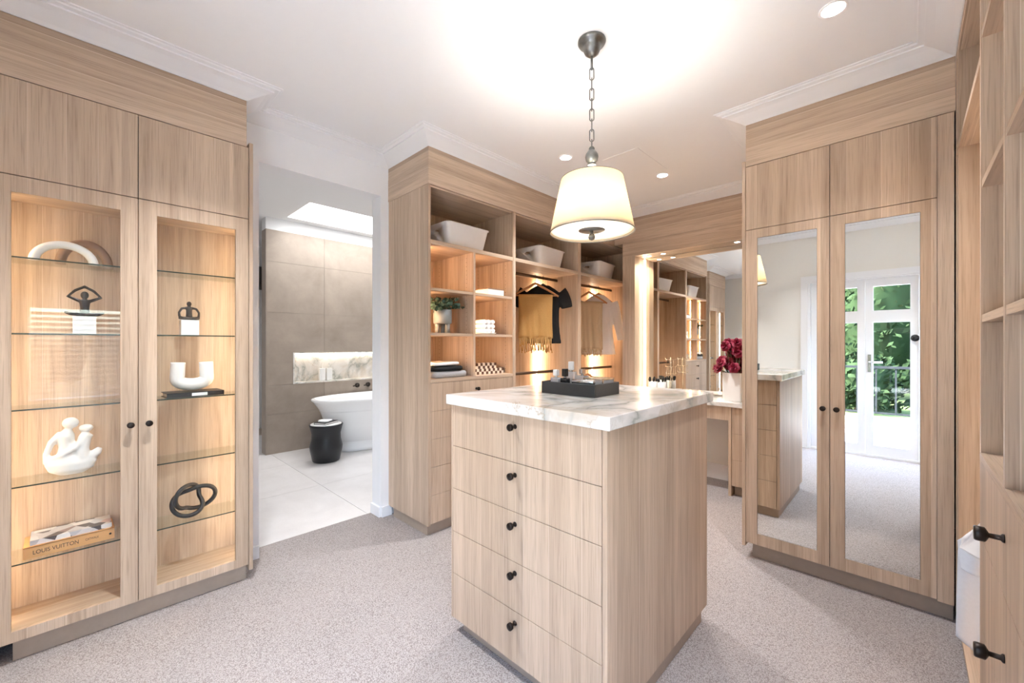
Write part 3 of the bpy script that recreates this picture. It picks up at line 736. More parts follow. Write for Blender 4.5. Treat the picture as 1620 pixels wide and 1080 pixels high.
Po('fascia_board', MB().box(XB, XT-.02, YV-.005, B3b, ZFB+.001, ZT), 'wy')
for a, b in ((B1a,B1b),(B2a,B2b),(B3a,B3b)):
    Po('basket_shelf', MB().box(XB+.012, XT, a, b, 1.950, 1.978), 'wy')
    if a != B1a: Po('bottom_panel', MB().box(XB+.012, XT, a, b, ZK, ZK+.02), 'wy')
MD = 1.945
Po('drawer_top', MB().box(XB+.012, XT, B1a, B1b, 1.020, 1.044), 'wy')
Po('cubby_divider', MB().box(XB+.012, XT, MD, MD+.018, 1.044, 1.950))
for a, b in ((B1a,MD),(MD+.018,B1b)):
    for z in (1.337, 1.640): Po('cubby_shelf', MB().box(XB+.012, XT-.004, a+.001, b-.001, z, z+.018), 'wy')
    pin = MB()
    for i in range(28):
        for x in (-2.36, -2.70): pin.lathe([(.0025,0),(.0025,.0008)], (x, 0, 0), 6).xf(Matrix.Translation((0, b-.0009, 1.08+i*.031)) @ Matrix.Translation((x,0,0)) @ Matrix.Rotation(PI/2, 4, 'X') @ Matrix.Translation((-x,0,0)), len(pin.v)-12)
    Po('shelf_pin_holes', pin, 'shadow', kind='stuff')
Po('drawer_box', MB().box(XB+.012, XT-.022, B1a, B1b, ZK, 1.02), 'shadow')
dz = [1.018, .829, .642, .455, .267, .078]
for i in range(5):
    d_ = Po('drawer', MB().box(XT-.021, XT-.001, B1a+.002, B1b-.002, dz[i+1]+.0013, dz[i]-.0013))
    mk('knob', KN, d_, (XT-.001-OB[0], 1.972-OB[1], (dz[i]+dz[i+1])/2+.03), KX)
for a, b in ((B2a,B2b),(B3a,B3b)):
    for z in (1.915, 1.012):
        if (a, z) == (B2a, 5): continue
        rb = MB().rings([[(-2.53+.007*math.cos(2*PI*j/12), y, z+.014*math.sin(2*PI*j/12)) for j in range(12)] for y in (a+.002, b-.002)])
        Po('hanging_rail', rb, 'railbronze')
    Po('led_strip', MB().box(XB+.0125, XB+.020, b-.030, b-.016, .12, 1.94), 'ledhot')
    L_ = lamp('wardrobe_led_light', 'AREA', (XB+.05-OB[0], b-.04-OB[1], 1.05), LAMP['led']*2.0, WARM, ow, size=.012, size_y=1.75)
    L_.rotation_euler = Euler((PI/2, 0, math.radians(100)), 'XYZ')
    L2 = lamp('wardrobe_led_light', 'AREA', (XB+.05-OB[0], b-.05-OB[1], 1.05), LAMP['led']*1.6, WARM, ow, size=.012, size_y=1.75)
    L2.rotation_euler = Euler((PI/2, 0, math.radians(-60)), 'XYZ')
for a, b in ((B1a,MD),(MD+.018,B1b)):
    for z0, z1 in ((1.05,1.335),(1.358,1.638),(1.66,1.948)):
        Po('led_strip', MB().box(-2.38, -2.366, a+.0005, a+.003, z0+.01, z1-.01), 'ledsoft')
        L_ = lamp('cubby_led_light', 'AREA', (-2.374-OB[0], a+.006-OB[1], (z0+z1)/2), LAMP['led']*.55, (1, .60, .32), ow, size=.012, size_y=z1-z0-.03)
        L_.rotation_euler = Euler((PI/2, 0, math.radians(35)), 'XYZ')

# --- baskets
def rrect(lx, ly, r, n=5):
    pts = []
    for cx, cy, a0 in ((lx/2-r, ly/2-r, 0), (-lx/2+r, ly/2-r, PI/2), (-lx/2+r, -ly/2+r, PI), (lx/2-r, -ly/2+r, 3*PI/2)):
        for i in range(n+1):
            a = a0+PI/2*i/n; pts.append((cx+r*math.cos(a), cy+r*math.sin(a)))
    return pts
def basket_mesh(L=.40, D=.30, H=.172):
    mb = MB(); rg = []
    for t, ins, z in ((0,0,0),(.04,0,.004),(1,0,H-.006),(1.03,-.006,H-.004),(1.03,-.006,H),(1,.004,H),(.06,.004,.006)):
        lx = D*(.80+.20*t)-2*ins; ly = L*(.84+.16*t)-2*ins
        rg.append([(x, y, z) for x, y in rrect(lx, ly, .035)])
    mb.rings(rg); me = mb.mesh('basket_shell', M['basket'])
    o = bpy.data.objects.new('tmp', me); COL.objects.link(o)
    cut = MB()
    for s in (-1, 1):
        i0 = len(cut.v); cut.rings([[(x*1.0, yy, z) for x, z in [(.032*math.cos(2*PI*j/16), .013*math.sin(2*PI*j/16)) for j in range(16)]] for yy in (-.06, .06)], smooth=False)
        cut.xf(Matrix.Translation((0, s*L*.47, H*.70)), i0)
    co = bpy.data.objects.new('tmpc', cut.mesh('c', M['basket'])); COL.objects.link(co)
    m = o.modifiers.new('b', 'BOOLEAN'); m.object = co; m.operation = 'DIFFERENCE'; m.solver = 'EXACT'
    dg = bpy.context.evaluated_depsgraph_get(); out = bpy.data.meshes.new_from_object(o.evaluated_get(dg)); out.name = 'basket'
    bpy.data.objects.remove(o); bpy.data.objects.remove(co)
    return out
BK = basket_mesh()
for lab, loc, rz in (('white storage basket on the high shelf above the plant', (-2.475, 1.945, 1.9785), 0), ('white storage basket on the high shelf above the mustard throw', (-2.48, 2.93, 1.9785), .06), ('white storage basket on the high shelf next to the vanity', (-2.48, 3.87, 1.9785), .10)):
    o = mk('storage_basket', BK, None, loc, (0,0,rz), lab); o['category'] = 'basket'; o['group'] = 'white baskets on the high wardrobe shelf'

# --- cubby contents
pl = thing('potted_plant', 'eucalyptus sprigs in a grey three-legged pot on the oak shelf', 'plant', (-2.40, 1.755, 1.3556))
part('pot', MB().lathe([(.062,.070),(.066,.074),(.066,.168),(.060,.168),(.060,.150),(.001,.148)], n=28), 'pot', pl)
lg = MB().lathe([(.016,0),(.018,.071)], n=12).mesh('leg', M['pot'])
for a in (.4, 2.5, 4.6): mk('leg', lg, pl, (.042*math.cos(a), .042*math.sin(a), 0))
st_ = MB(); lv = MB(); rnd = random.Random(3)
for i in range(30):
    a = 2*PI*i/30*3.0+rnd.uniform(-.2,.2); rad = rnd.uniform(.05,.165); hh = rnd.uniform(.0,.105)
    if math.sin(a) < -.5: rad = min(rad, .095)
    p0 = Vector((rnd.uniform(-.02,.02), rnd.uniform(-.02,.02), .15)); p2 = Vector((rad*.8*math.cos(a), rad*math.sin(a)*1.15, .165+hh)); p1 = (p0+p2)/2+Vector((0,0,.035))
    st_.tube([p0, p1, p2], .0015, 5)
    for k in range(9):
        t = .35+.65*k/8; q = p0*(1-t)**2+p1*2*t*(1-t)+p2*t*t
        n_ = Vector((rnd.uniform(-1,1), rnd.uniform(-1,1), rnd.uniform(-.2,1))).normalized(); e = n_.orthogonal().normalized(); f_ = n_.cross(e); s = rnd.uniform(.010,.017)
        c = q+Vector((rnd.uniform(-1,1), rnd.uniform(-1,1), rnd.uniform(-1,1)))*.010
        c.y = max(-.165, min(.170, c.y)); c.z = min(.268, c.z)
        lv.add([c+e*s*math.cos(2*PI*j/7)+f_*s*.85*math.sin(2*PI*j/7) for j in range(7)]+[c+n_*s*.25], [(j,(j+1)%7,7) for j in range(7)], True)
part('stems', st_, 'stem', pl); part('leaves', lv, 'leaf', pl, kind='stuff')
wb_ = thing('white_box', 'small white lidded box on the shelf right of the plant column', 'box', (-2.40, 2.205, 1.6585))
bevel(part('box_body', MB().box(-.085, .085, -.085, .085, 0, .046), 'ceramic', wb_), .001); part('lid', MB().box(-.087, .087, -.087, .087, .046, .054), 'browarch', wb_, label='thin brown lid')
tp = solo('round_plate', MB().lathe([(.001,0),(.085,0),(.105,.010),(.103,.013),(.08,.010),(.001,.009)], n=32, sx=.9), 'ceramic', 'flat pale plate under the rolled white cloths on the shelf', 'plate', (-2.405, 2.155, 1.3556))
for i in range(3):
    for j in range(3):
        r = .021
        sc_ = MB().rings([[(x, r*1.04*math.cos(2*PI*k/14), r*.82*math.sin(2*PI*k/14)) for k in range(14)] for x in (-.048, .048)])
        o = bevel(solo('rolled_cloth', sc_, 'whitecloth', 'small rolled white cloth, ' + ('bottom', 'middle', 'top')[i] + ' row ' + ('nearest the plant column', 'in the middle', 'nearest the hanging clothes')[j], 'cloth', (-2.405, 2.125+.0445*j, 1.3655+.019+.0345*i), 0, 'rolled cloths on the plate'), .004, 2)
def folded(name, label, loc, w, d, h, mat, rz, cat='garment', seed=1):
    mb = MB(); n = 20; rg = []
    rr_ = rrect(w, d, .03, 4)
    for s, z in ((.93,0),(.99,h*.2),(1,h*.5),(.985,h*.8),(.92,h),(.6,h*1.03)):
        rg.append([(x*s+.003*math.sin(7*y*10+seed), y*s+.004*math.sin(9*x*10+seed*2), z+.004*math.sin(x*30+y*22+seed)*(z > h*.4)) for x, y in rr_])
    mb.rings(rg); return solo(name, mb, mat, label, cat, loc, rz)
folded('folded_jumper', 'grey chevron knit jumper folded at the bottom of the pile', (-2.435, 1.765, 1.0455), .26, .30, .040, 'knit', .03, seed=1)
folded('folded_tee', 'black top folded in the middle of the pile', (-2.43, 1.742, 1.0925), .25, .27, .028, 'tee', -.02, seed=2)
folded('folded_shirt', 'white shirt folded on top of the pile', (-2.43, 1.735, 1.1295), .23, .24, .020, 'whitecloth', .04, seed=3)
def checker(label, loc, ny, nz, s):
    t = thing('checkered_box', label, 'box', loc)
    a = MB(); b = MB()
    for j in range(ny):
        for k in range(nz):
            for i in range(3): (a if (i+j+k) % 2 else b).box((i-1.5)*s, (i-.5)*s, (j-ny/2)*s, (j-ny/2+1)*s, k*s*.9, (k+1)*s*.9)
    part('dark_blocks', a, 'checkd', t); part('light_blocks', b, 'checkl', t)
checker('brown and cream checkered block box, lower and longer', (-2.405, 2.185, 1.0445), 13, 2, .024)
checker('brown and cream checkered block box, stacked on the longer one', (-2.405, 2.150, 1.0884), 9, 2, .024)

# --- hangers and hanging clothes
def hanger(label, y, ang, w=.42, z=1.915, mat='hanger_wood', group=None):
    t = thing('clothes_hanger', label, 'hanger', (-2.53, y, z), 0, group)
    t.rotation_euler = (0, 0, -ang)         # local +Y is turned toward the room
    pts = []; rs = []
    for i in range(17):
        u = -1+2*i/16; pts.append((0, u*w/2, -.072-.112*abs(u)**1.2+.010*math.exp(-(u*6)**2))); rs.append(.0085+.004*(1-abs(u)))
    part('shoulder_bar', MB().tube(pts, rs, 10), mat, t)
    part('trouser_bar', MB().tube([(0,-w*.46,-.178),(0,w*.46,-.178)], .0055, 8), mat, t)
    hk = [(0,0,-.062),(0,0,-.020)]+[(0, -.017*math.sin(a)*1.0, .0-.001+.019*math.cos(a)*-1+.0) for a in [0.0]]
    hk = [(0,0,-.065),(0,0,-.026)]
    for i in range(13):
        a = -PI/2+i*(PI*1.28)/12
        hk.append((.0215*math.cos(a)*1.0-.0, 0, .0215*math.sin(a)+.000))
    part('hook', MB().tube(hk, .0021, 8), 'railbronze', t)
    return t
def throw(label, y, ang, w, ztop, zf, zbk, mat, fringe, hz=1.915, s0=0.0):
    t = thing('hanging_throw', label, 'throw', (-2.53, y, 0)); t.rotation_euler = (0,0,-ang)
    mb = MB(); nu, nv = 26, 34; vs = []
    path_ = []
    Lf, Lb = ztop-zf, ztop-zbk
    for i in range(nv+1):
        q = i/nv
        if q < .46: path_.append((-.017, zbk+(ztop-.012-zbk)*q/.46))
        elif q < .54: a = PI-(q-.46)/.08*PI; path_.append((.017*math.cos(a), ztop-.012+.012*math.sin(a)))
        else: path_.append((.017, ztop-.012-(ztop-.012-zf)*(q-.54)/.46))
    for i, (x, z) in enumerate(path_):
        for j in range(nu+1):
            u = -1+2*j/nu; dp = min(1, max(0, (ztop-z)/.3))
            fold = (.010*math.sin(u*9+z*2)+.006*math.sin(u*17+1.3+z*5))*dp
            vs.append((x+fold*(1 if x > 0 else -1)*1.0, s0+u*w/2*(1-.04*dp*math.sin(z*9)), z+.006*math.sin(u*6)*dp-.004*abs(u)**1.3*(1-dp)))
    fs = [(i*(nu+1)+j, i*(nu+1)+j+1, (i+1)*(nu+1)+j+1, (i+1)*(nu+1)+j) for i in range(nv) for j in range(nu)]
    mb.add(vs, fs, True)
    c = part('cloth', mb, mat, t); so = c.modifiers.new('s', 'SOLIDIFY'); so.thickness = .005; so.offset = 0
    fm = MB(); rnd = random.Random(int(y*100))
    for zz_, xx in ((zf, .017), (zbk, -.017)):
        for k in range(30):
            u = -1+2*(k+.5)/30; yy = s0+u*w/2*.97; L = fringe*rnd.uniform(.8,1.1)
            fo = (.010*math.sin(u*9+zz_*2)+.006*math.sin(u*17+1.3+zz_*5))*(1 if xx > 0 else -1)
            fm.tube([(xx+fo, yy, zz_+.012), (xx+fo+rnd.uniform(-.006,.006), yy+rnd.uniform(-.004,.004), zz_-L*.5), (xx+fo+rnd.uniform(-.012,.012), yy+rnd.uniform(-.010,.010), zz_-L)], [.0045,.0035,.005], 6)
    part('fringe', fm, mat, t, kind='stuff')
    return t
def ell(c, ru, rx, ang=0, n=20, ph=0, fold=0):
    return [(c[0]+rx*math.cos(2*PI*j/n)*(1+fold*math.sin(6*2*PI*j/n+ph)), c[1]+ru*math.sin(2*PI*j/n), c[2]) for j in range(n)]
def shirt(name, label, y, ang, w, ztop, zhem, sleeve, mat, hemw=None, cat='shirt'):
    t = thing(name, label, cat, (-2.53, y, 0)); t.rotation_euler = (0,0,-ang)
    mb = MB(); hemw = hemw or w; rg = []
    rows = 16
    for i in range(rows+1):
        q = i/rows; z = ztop-(ztop-zhem)*q
        if q < .16: hw = w*(.16+.34*(q/.16)**.8); rx = .022+.018*q/.16
        else: k = (q-.16)/.84; hw = (w*.47*(1-k)+hemw*.5*k)-(.02*math.sin(PI*k)); rx = .040+.006*k
        rg.append(ell((0,0,z), hw, rx, ph=q*3, fold=.22*min(1, q*2)))
    mb.rings(rg, True, True)
    for s in (-1, 1):
        zs_ = ztop-(ztop-zhem)*.13
        p0 = Vector((0, s*w*.42, zs_)); hs = .45 if sleeve < .3 else .20; p1 = Vector((0, s*(w*.42+sleeve*hs), zs_-sleeve*.5)); p2 = Vector((0, s*(w*.42+sleeve*hs*1.25), zs_-sleeve*1.02))
        rr_ = []
        for i in range(9):
            q = i/8; c = p0*(1-q)**2+p1*2*q*(1-q)+p2*q*q; wd = .085-.03*q if sleeve < .3 else .075-.035*q
            tg = (p1-p0)*(1-q)+(p2-p1)*q; tg.normalize(); nn = Vector((0, -tg.z, tg.y))
            rr_.append([tuple(c+nn*(wd*math.cos(2*PI*j/14))+Vector((1,0,0))*(.026*math.sin(2*PI*j/14))) for j in range(14)])
        mb.rings(rr_)
    remesh(part('cloth', mb, mat, t), .007, 3)
    return t
HG = 'hangers on the wardrobe rails'
A = math.radians(42)
hanger('wooden hanger carrying the mustard fringed throw', 2.925, A, .44)
throw('mustard throw with long fringe folded over a wooden hanger', 2.925, A, .32, 1.750, 1.335, 1.39, 'mustard', .13)
hanger('black hanger inside the black t-shirt', 3.035, A, .34, mat='black')
shirt('t_shirt', 'black short-sleeved t-shirt hanging behind the mustard throw', 3.035, A, .37, 1.845, 1.285, .14, 'tee', .36)
hanger('wooden hanger carrying the beige throw', 3.83, A, .40)
throw('beige woven throw with patterned fringe next to the white shirt', 3.83, A, .29, 1.750, 1.22, 1.26, 'beige', .07)
hanger('wooden hanger inside the long white shirt', 4.02, A, .38)
shirt('long_shirt', 'white long-sleeved shirt hanging nearest the vanity', 4.02, A, .36, 1.840, 1.16, .42, 'whitecloth', .40)
hanger('bare wooden hanger on the low rail of the end bay', 3.80, A, .42, 1.012)

# ------------------------------------------------------------------ vanity
VB = (-1.45, 3.95, 0)
va = thing('vanity', 'oak vanity desk with drawers under the lit mirror alcove', 'vanity', VB)
Pv = lambda nm, mb, m='wz', par=va, **k: part(nm, off(mb, VB), m, par, **k)
Pv('surround_stile', MB().box(-2.178, -2.040, YV, YR, 0, 2.195))
Pv('surround_header', MB().box(-2.178, -.722, YV, YR, 2.195, ZFB-.003), 'wx')
Pv('fascia_board', MB().box(XT+.008, -.722, YV-.002, YR, ZFB-.0015, ZFS-.0006), 'wx')
Pv('fascia_board', MB().box(XT+.008, -.722, YV-.0005, YR, ZFS+.0006, ZT), 'wx')
Pv('apron_drawer', MB().box(-2.03, -1.094, 3.756, 3.776, .632, .748))
Pv('apron_box', MB().box(-2.03, -1.10, 3.777, 4.14, .640, .748), 'wx')
Pv('leg_panel', MB().box(-1.092, -1.070, 3.750, YR+.010, .0, .748))
Pv('drawer_box', MB().box(-1.068, -.722, 3.778, YR+.010, .085, .748), 'shadow')
Pv('kick_board', MB().box(-1.060, -.722, 3.81, YR, 0, .083), 'skirt')
Pv('end_panel', MB().box(-2.178, -2.040, 3.756, YV-.001, 0, .784))
for z0, z1 in ((.087,.305),(.307,.525),(.527,.747)):
    Pv('drawer', MB().box(-1.067, -.722, 3.756, 3.776, z0, z1))
Pv('led_strip', MB().box(-2.038, -2.030, YR-.014, YR-.004, .80, 2.185), 'ledhot')
L_ = lamp('vanity_led_light', 'AREA', (-2.02-VB[0], YR-.03-VB[1], 1.5), LAMP['led']*1.6, (1,.80,.58), va, size=.014, size_y=1.35)
L_.rotation_euler = Euler((PI/2, 0, math.radians(-135)), 'XYZ')
for i, x in enumerate((-1.93, -1.78, -1.10)):
    tr_ = MB().lathe([(.022,-.004),(.026,-.004),(.026,0),(.022,0)], (x, 4.03, 2.195), 20, cap0=False, cap1=False)
    dl_ = Pv('soffit_light', tr_, 'chrome')
    part('lens', off(MB().lathe([(.001,-.002),(.022,-.002),(.022,-.0005),(.001,-.0005)], (x, 4.03, 2.195), 18), VB), 'lampdisc', dl_)
    lamp('soffit_spot', 'SPOT', (x-VB[0], 4.03-VB[1], 2.185), LAMP['vanity']*4, (1,.82,.62), va, radius=.02, angle=2.3)
mr = thing('vanity_mirror', 'large frameless mirror at the back of the vanity alcove', 'mirror', (-1.38, YR, .80))
part('mirror_glass', MB().box(-2.026+1.38, -.722+1.38, -.0005, .0, 0, 1.392), 'mirror', mr)
part('mirror_backing', MB().box(-2.026+1.38, -.722+1.38, .0002, .011, 0, 1.392), 'black', mr)
cn = bevel(solo('vanity_counter', MB().box(-2.0395+1.45, -.722+1.45, 3.738-3.95, YR-3.95, 0, .036), 'marble', 'white marble counter on the oak vanity', 'countertop', (-1.45, 3.95, .7485)), .003)
CZ = .785
def cup(label, loc, rnd):
    c = thing('brush_cup', label, 'cup', loc)
    part('cup_body', MB().lathe([(.001,0),(.040,0),(.042,.002),(.042,.112),(.038,.112),(.038,.006),(.001,.005)], n=24), 'ceramic', c)
    for i in range(5):
        a = 2*PI*i/5+.4; tx, ty = .045*math.cos(a), .050*math.sin(a)
        b = thing('makeup_brush', 'makeup brush with black bristles standing in ' + ('the cup nearer the lit strip' if loc[0] < -1.84 else 'the cup beside the jewellery stand'), 'brush', (loc[0], loc[1], loc[2]), group='brushes in ' + ('the left cup' if loc[0] < -1.84 else 'the right cup'))
        L = rnd.uniform(.115,.135); d = Vector((tx*.75, ty*.75, L)) ; p0 = Vector((tx*.25, ty*.25, .009)); p1 = d
        dn = (p1-p0).normalized()
        part('brush_handle', MB().tube([p0, p0+(p1-p0)*.8], [.004,.004], 8), 'brass', b)
        part('bristles', MB().tube([p0+(p1-p0)*.8, p1, p1+dn*.018, p1+dn*.026], [.005,.011,.011,.005], 10), 'brush', b)
cup('white brush cup nearer the lit alcove strip', (-1.885, 4.02, CZ+.0002), random.Random(1)); cup('white brush cup beside the jewellery stand', (-1.795, 4.03, CZ+.0002), random.Random(2))
js = thing('jewellery_stand', 'thin pale metal jewellery stand with small arms beside the brush cups', 'stand', (-1.69, 4.0, CZ+.0002))
part('stand_base', MB().lathe([(.001,0),(.05,0),(.05,.006),(.001,.008)], n=24), 'brass', js); part('stand_pole', MB().tube([(0,0,.006),(0,0,.36)], .003, 8), 'brass', js)
for k, z in enumerate((.20,.27,.34)):
    part('stand_arm', MB().tube([(-.055,0,z+.012),(-.05,0,z),(.05,0,z),(.055,0,z+.012)], .0025, 8), 'brass', js)
for k in range(6):
    part('hanging_chain', MB().tube([(-.045+.018*k,0,.27 if k % 2 else .34),(-.045+.018*k,.003,.16+.02*(k % 3))], .002, 6), 'brass', js)
vs_ = thing('flower_vase', 'square white vase of magenta flowers on the vanity counter', 'vase', (-1.098, 3.93, CZ+.0002))
bevel(part('vase_body', MB().rings([[(x, y, z) for x, y in rrect(w, w, .012, 3)] for w, z in ((.142,0),(.146,.004),(.152,.245),(.144,.245),(.138,.02))]), 'ceramic', vs_), .0015)
stm = MB(); rnd = random.Random(11); blooms = []
for i in range(30):
    lvl = 0 if i < 17 else 1
    if lvl == 0: c = Vector((rnd.uniform(-.13,.07), rnd.uniform(-.10,.10), rnd.uniform(.265,.345)))
    else: c = Vector((rnd.uniform(-.06,.10), rnd.uniform(-.07,.09), rnd.uniform(.38,.50)))
    blooms.append(c); stm.tube([(c.x*.2, c.y*.2, .05), (c.x*.5, c.y*.5, .24), tuple(c)], .003, 6)
part('stems', stm, 'stem', vs_)
def bloom_mesh(seed):
    r = random.Random(seed); b = MB()
    for ring, (cnt, rad, up) in enumerate(((6,.048,.006),(5,.034,.020),(4,.020,.026))):
        for k in range(cnt):
            a = 2*PI*k/cnt+ring*.5; vs = []; ca, sa = math.cos(a), math.sin(a)
            for i in range(4):
                for j in range(5):
                    q = i/3; u = (j-2)/2; rr = rad*q; wd = rad*.62*math.sin(PI*(.18+.72*q))
                    z = up*q*2+.010*math.sin(q*3)-.006*u*u+.005*math.sin(u*7+q*5+k+seed)*q
                    x_, y_ = rr, u*wd; vs.append((x_*ca-y_*sa, x_*sa+y_*ca, z))
            b.add(vs, [(i*5+j, i*5+j+1, (i+1)*5+j+1, (i+1)*5+j) for i in range(3) for j in range(4)], True)
    b.sphere((0,0,.010), .007, 8, 6)
    return b.mesh('bloom', M['petal'])
bms = [bloom_mesh(i) for i in range(3)]
for i, c in enumerate(blooms):
    d = Vector((c.x*1.2-.3+rnd.uniform(-.4,.4), c.y-.75+rnd.uniform(-.3,.3), .35+rnd.uniform(-.3,.3)))
    mk('bloom', bms[i % 3], vs_, c, d.to_track_quat('Z', 'Y').to_euler())

# ------------------------------------------------------------------ mirrored wardrobe
WB = (-.28, 3.1, 0)
mw = thing('mirrored_wardrobe', 'oak wardrobe with two tall mirror doors and dark knobs', 'wardrobe', WB)
Pw = lambda nm, mb, m='wz', par=mw, **k: part(nm, off(mb, WB), m, par, **k)
WL, WS, WR, WF = -.7010, -.3005, .0955, .1500
Pw('side_panel', MB().box(-.720, -.7025, YM-.004, YR+.01, .07, 2.375))
Pw('carcass', MB().box(-.7020, .1500, YM+.0225, YR+.01, ZK, ZFB), 'shadow')
Pw('filler_panel', MB().box(WR+.0015, WF, YM, YM+.02, ZK, ZFB-.002))
Pw('kick_board', MB().box(-.675, .1500, YM+.045, YR, 0, ZK), 'skirt')
Pw('fascia_board', MB().box(-.700, WF+.004, YM-.004, YM+.2, ZFB, ZFS-.0006), 'wx')
Pw('fascia_board', MB().box(-.700, WF+.004, YM-.0025, YM+.2, ZFS+.0006, ZT), 'wx')
Pw('top_filler', MB().box(-.718, .1500, YM+.21, YR, ZFB+.001, ZT), 'wx')
for k, (x0, x1, sl, sr) in enumerate(((WL, WS-.0015, .060, .053), (WS+.0015, WR, .061, .054))):
    Pw('upper_door', MB().box(x0, x1, YM, YM+.02, ZUP+.008, ZFB-.002))
    zb, zt, gb, gt = ZK+.008, ZUP+.004, .158, 1.908
    fm = MB().box(x0, x0+sl, YM, YM+.02, zb, zt).box(x1-sr, x1, YM, YM+.02, zb, zt).box(x0+sl, x1-sr, YM, YM+.02, zb, gb).box(x0+sl, x1-sr, YM, YM+.02, gt, zt)
    dr = Pw('door', fm)
    part('mirror_panel', off(MB().box(x0+sl+.0015, x1-sr-.0015, YM+.004, YM+.008, gb+.0015, gt-.0015), WB), 'mirror', dr)
    part('mirror_seat', off(MB().box(x0+sl, x1-sr, YM+.0085, YM+.019, gb, gt), WB), 'black', dr)
    mk('knob', KN, dr, ((-.328 if k == 0 else -.270)-WB[0], YM-WB[1], .936), KYn, label='dark bronze round knob')

# ------------------------------------------------------------------ right-hand joinery close to the camera
RB = (.36, 1.8, 0)
rw = thing('shelving_unit', 'oak shelving unit with drawers at the right edge, close to the viewer', 'shelving', RB)
Pr = lambda nm, mb, m='wz', par=rw, **k: part(nm, off(mb, RB), m, par, **k)
XE = .60
RY0, RD3, RD2, RD1 = .985, 1.425, 1.845, 2.600
for y, t_ in ((RY0,.018),(RD3,.020),(RD2,.022),(RD1,.020)):
    Pr('divider', MB().box(XR, XE, y, y+t_, (.955 if y == RD3 else .07), ZFB+.2))
Pr('side_panel', MB().box(XR, XE, 2.700, 2.735, .07, ZFB+.2))
Pr('back_panel', MB().box(XE, XE+.015, RY0, 2.735, ZK, ZT))
Pr('top_panel', MB().box(XR, XE, RY0, 2.735, ZFB+.2001, ZT), 'wy')
Pr('kick_board', MB().box(XR+.025, XE, RY0, 2.735, 0, .0695), 'skirt')
Pr('shelf', MB().box(XR, XE, RD2+.022, RD1, 2.125, 2.150), 'wy'); Pr('shelf', MB().box(XR, XE, RD1+.02, 2.70, 2.125, 2.150), 'wy')
for a, b in ((RY0+.018,RD3),(RD3+.02,RD2)):
    for z in (2.19, 1.745, 1.345): Pr('shelf', MB().box(XR+.002, XE, a+.0005, b-.0005, z, z+.022), 'wy')
Pr('drawer_top', MB().box(XR-.002, XE, RY0+.018, RD2, .936, .957), 'wy')
Pr('bottom_panel', MB().box(XR, XE, RY0+.018, 2.70, .07, .09), 'wy')
Pr('drawer_box', MB().box(XR+.021, XE, RY0+.019, RD2-.001, .09, .935), 'shadow')
rz_ = [.9345, .715, .455, .195, .072]
for i in range(4):
    d_ = Pr('drawer', MB().box(XR-.001, XR+.019, RY0+.0195, RD2-.0015, rz_[i+1]+.0012, rz_[i]-.0012))
    if i < 3: mk('knob', KNB, d_, (XR-.001-RB[0], 1.418-RB[1], (.846, .578, .31)[i]), KXn, label='dark bronze round knob')
Pr('hanging_rail', MB().tube([(.36, RD2+.023, .90), (.36, RD1-.001, .90)], .012, 12), 'railbronze'); Pr('hanging_rail', MB().tube([(.36, RD2+.023, 2.03), (.36, RD1-.001, 2.03)], .012, 12), 'railbronze')
Pr('led_strip', MB().box(.540, .552, RD2+.0222, RD2+.0245, .12, 2.11), 'led')
L_ = lamp('shelving_led_light', 'AREA', (.54-RB[0], RD2+.030-RB[1], 1.15), LAMP['led']*1.6, WARM, rw, size=.012, size_y=1.85)
L_.rotation_euler = Euler((PI/2, 0, math.radians(25)), 'XYZ')
def hung(label, y, xf, ztop, slope, zbot, bslope, mat, sd):
    mb = MB(); nu, nv = 22, 18; vs = []
    for i in range(nv+1):
        q = i/nv
        for j in range(nu+1):
            u = (j/nu)**1.6; x = xf+(.44-xf)*u
            k = max(0, 1-(x-xf)/.075)
            zt = ztop-slope*k
            if x > .22: zt = ztop+(.888-ztop)*min(1, (x-.22)/.14) if x < .36 else .888-.35*(x-.36)
            zb = zbot+bslope*k
            vs.append((x-.36-.012*q*k*math.sin(sd*2), (.009*math.sin(u*13+sd+q*2)+.004*math.sin(u*31+sd))*(.25+q), zt+(zb-zt)*q))
    mb.add(vs, [(i*(nu+1)+j, i*(nu+1)+j+1, (i+1)*(nu+1)+j+1, (i+1)*(nu+1)+j) for i in range(nv) for j in range(nu)], True)
    o = solo('hanging_shirt', mb, mat, label, 'shirt', (.36, y, 0)); s = o.modifiers.new('s', 'SOLIDIFY'); s.thickness = .010; s.offset = 0
    return o
hung('white shirt with a slanting shoulder hanging foremost in the right-hand bay', 1.925, .128, .800, .135, .600, .03, 'whitecloth', 1.0)
hung('pale blue short-sleeved shirt in the middle of the right-hand bay', 1.990, .116, .730, .10, .525, .02, 'bluecloth', 2.1)
hung('pale blue long shirt reaching lowest in the right-hand bay', 2.060, .122, .640, .06, .205, .085, 'bluecloth', 3.4)

# ------------------------------------------------------------------ bathroom things
tb = MB(); rg = []
for s, z, ox in ((.62,.0,0),(.66,.004,0),(.66,.045,0),(.63,.055,0),(.66,.12,0),(.78,.35,0),(.86,.48,0),(.885,.485,0),(.895,.51,0),(.90,.515,0),(.97,.60,0),(1.0,.615,0),(1.0,.632,0),(.985,.64,0),(.955,.638,0),(.93,.60,0),(.80,.30,0),(.66,.12,0),(.45,.09,0)):
    bx_, by_ = .365*s, .82*(s if s > .9 else .9*s+.1*s)
    rg.append([(bx_*math.copysign(abs(math.cos(a))**.85, math.cos(a)), by_*math.copysign(abs(math.sin(a))**.92, math.sin(a)), z) for a in [2*PI*j/48 for j in range(48)]])
tb.rings(rg)
bt = thing('bathtub', 'white freestanding oval bathtub below the tiled niche', 'bathtub', (-4.905, 2.585, .0005))
part('shell', tb, 'tub', bt); part('overflow', MB().box(.325, .333, .10, .22, .545, .549), 'chrome', bt)
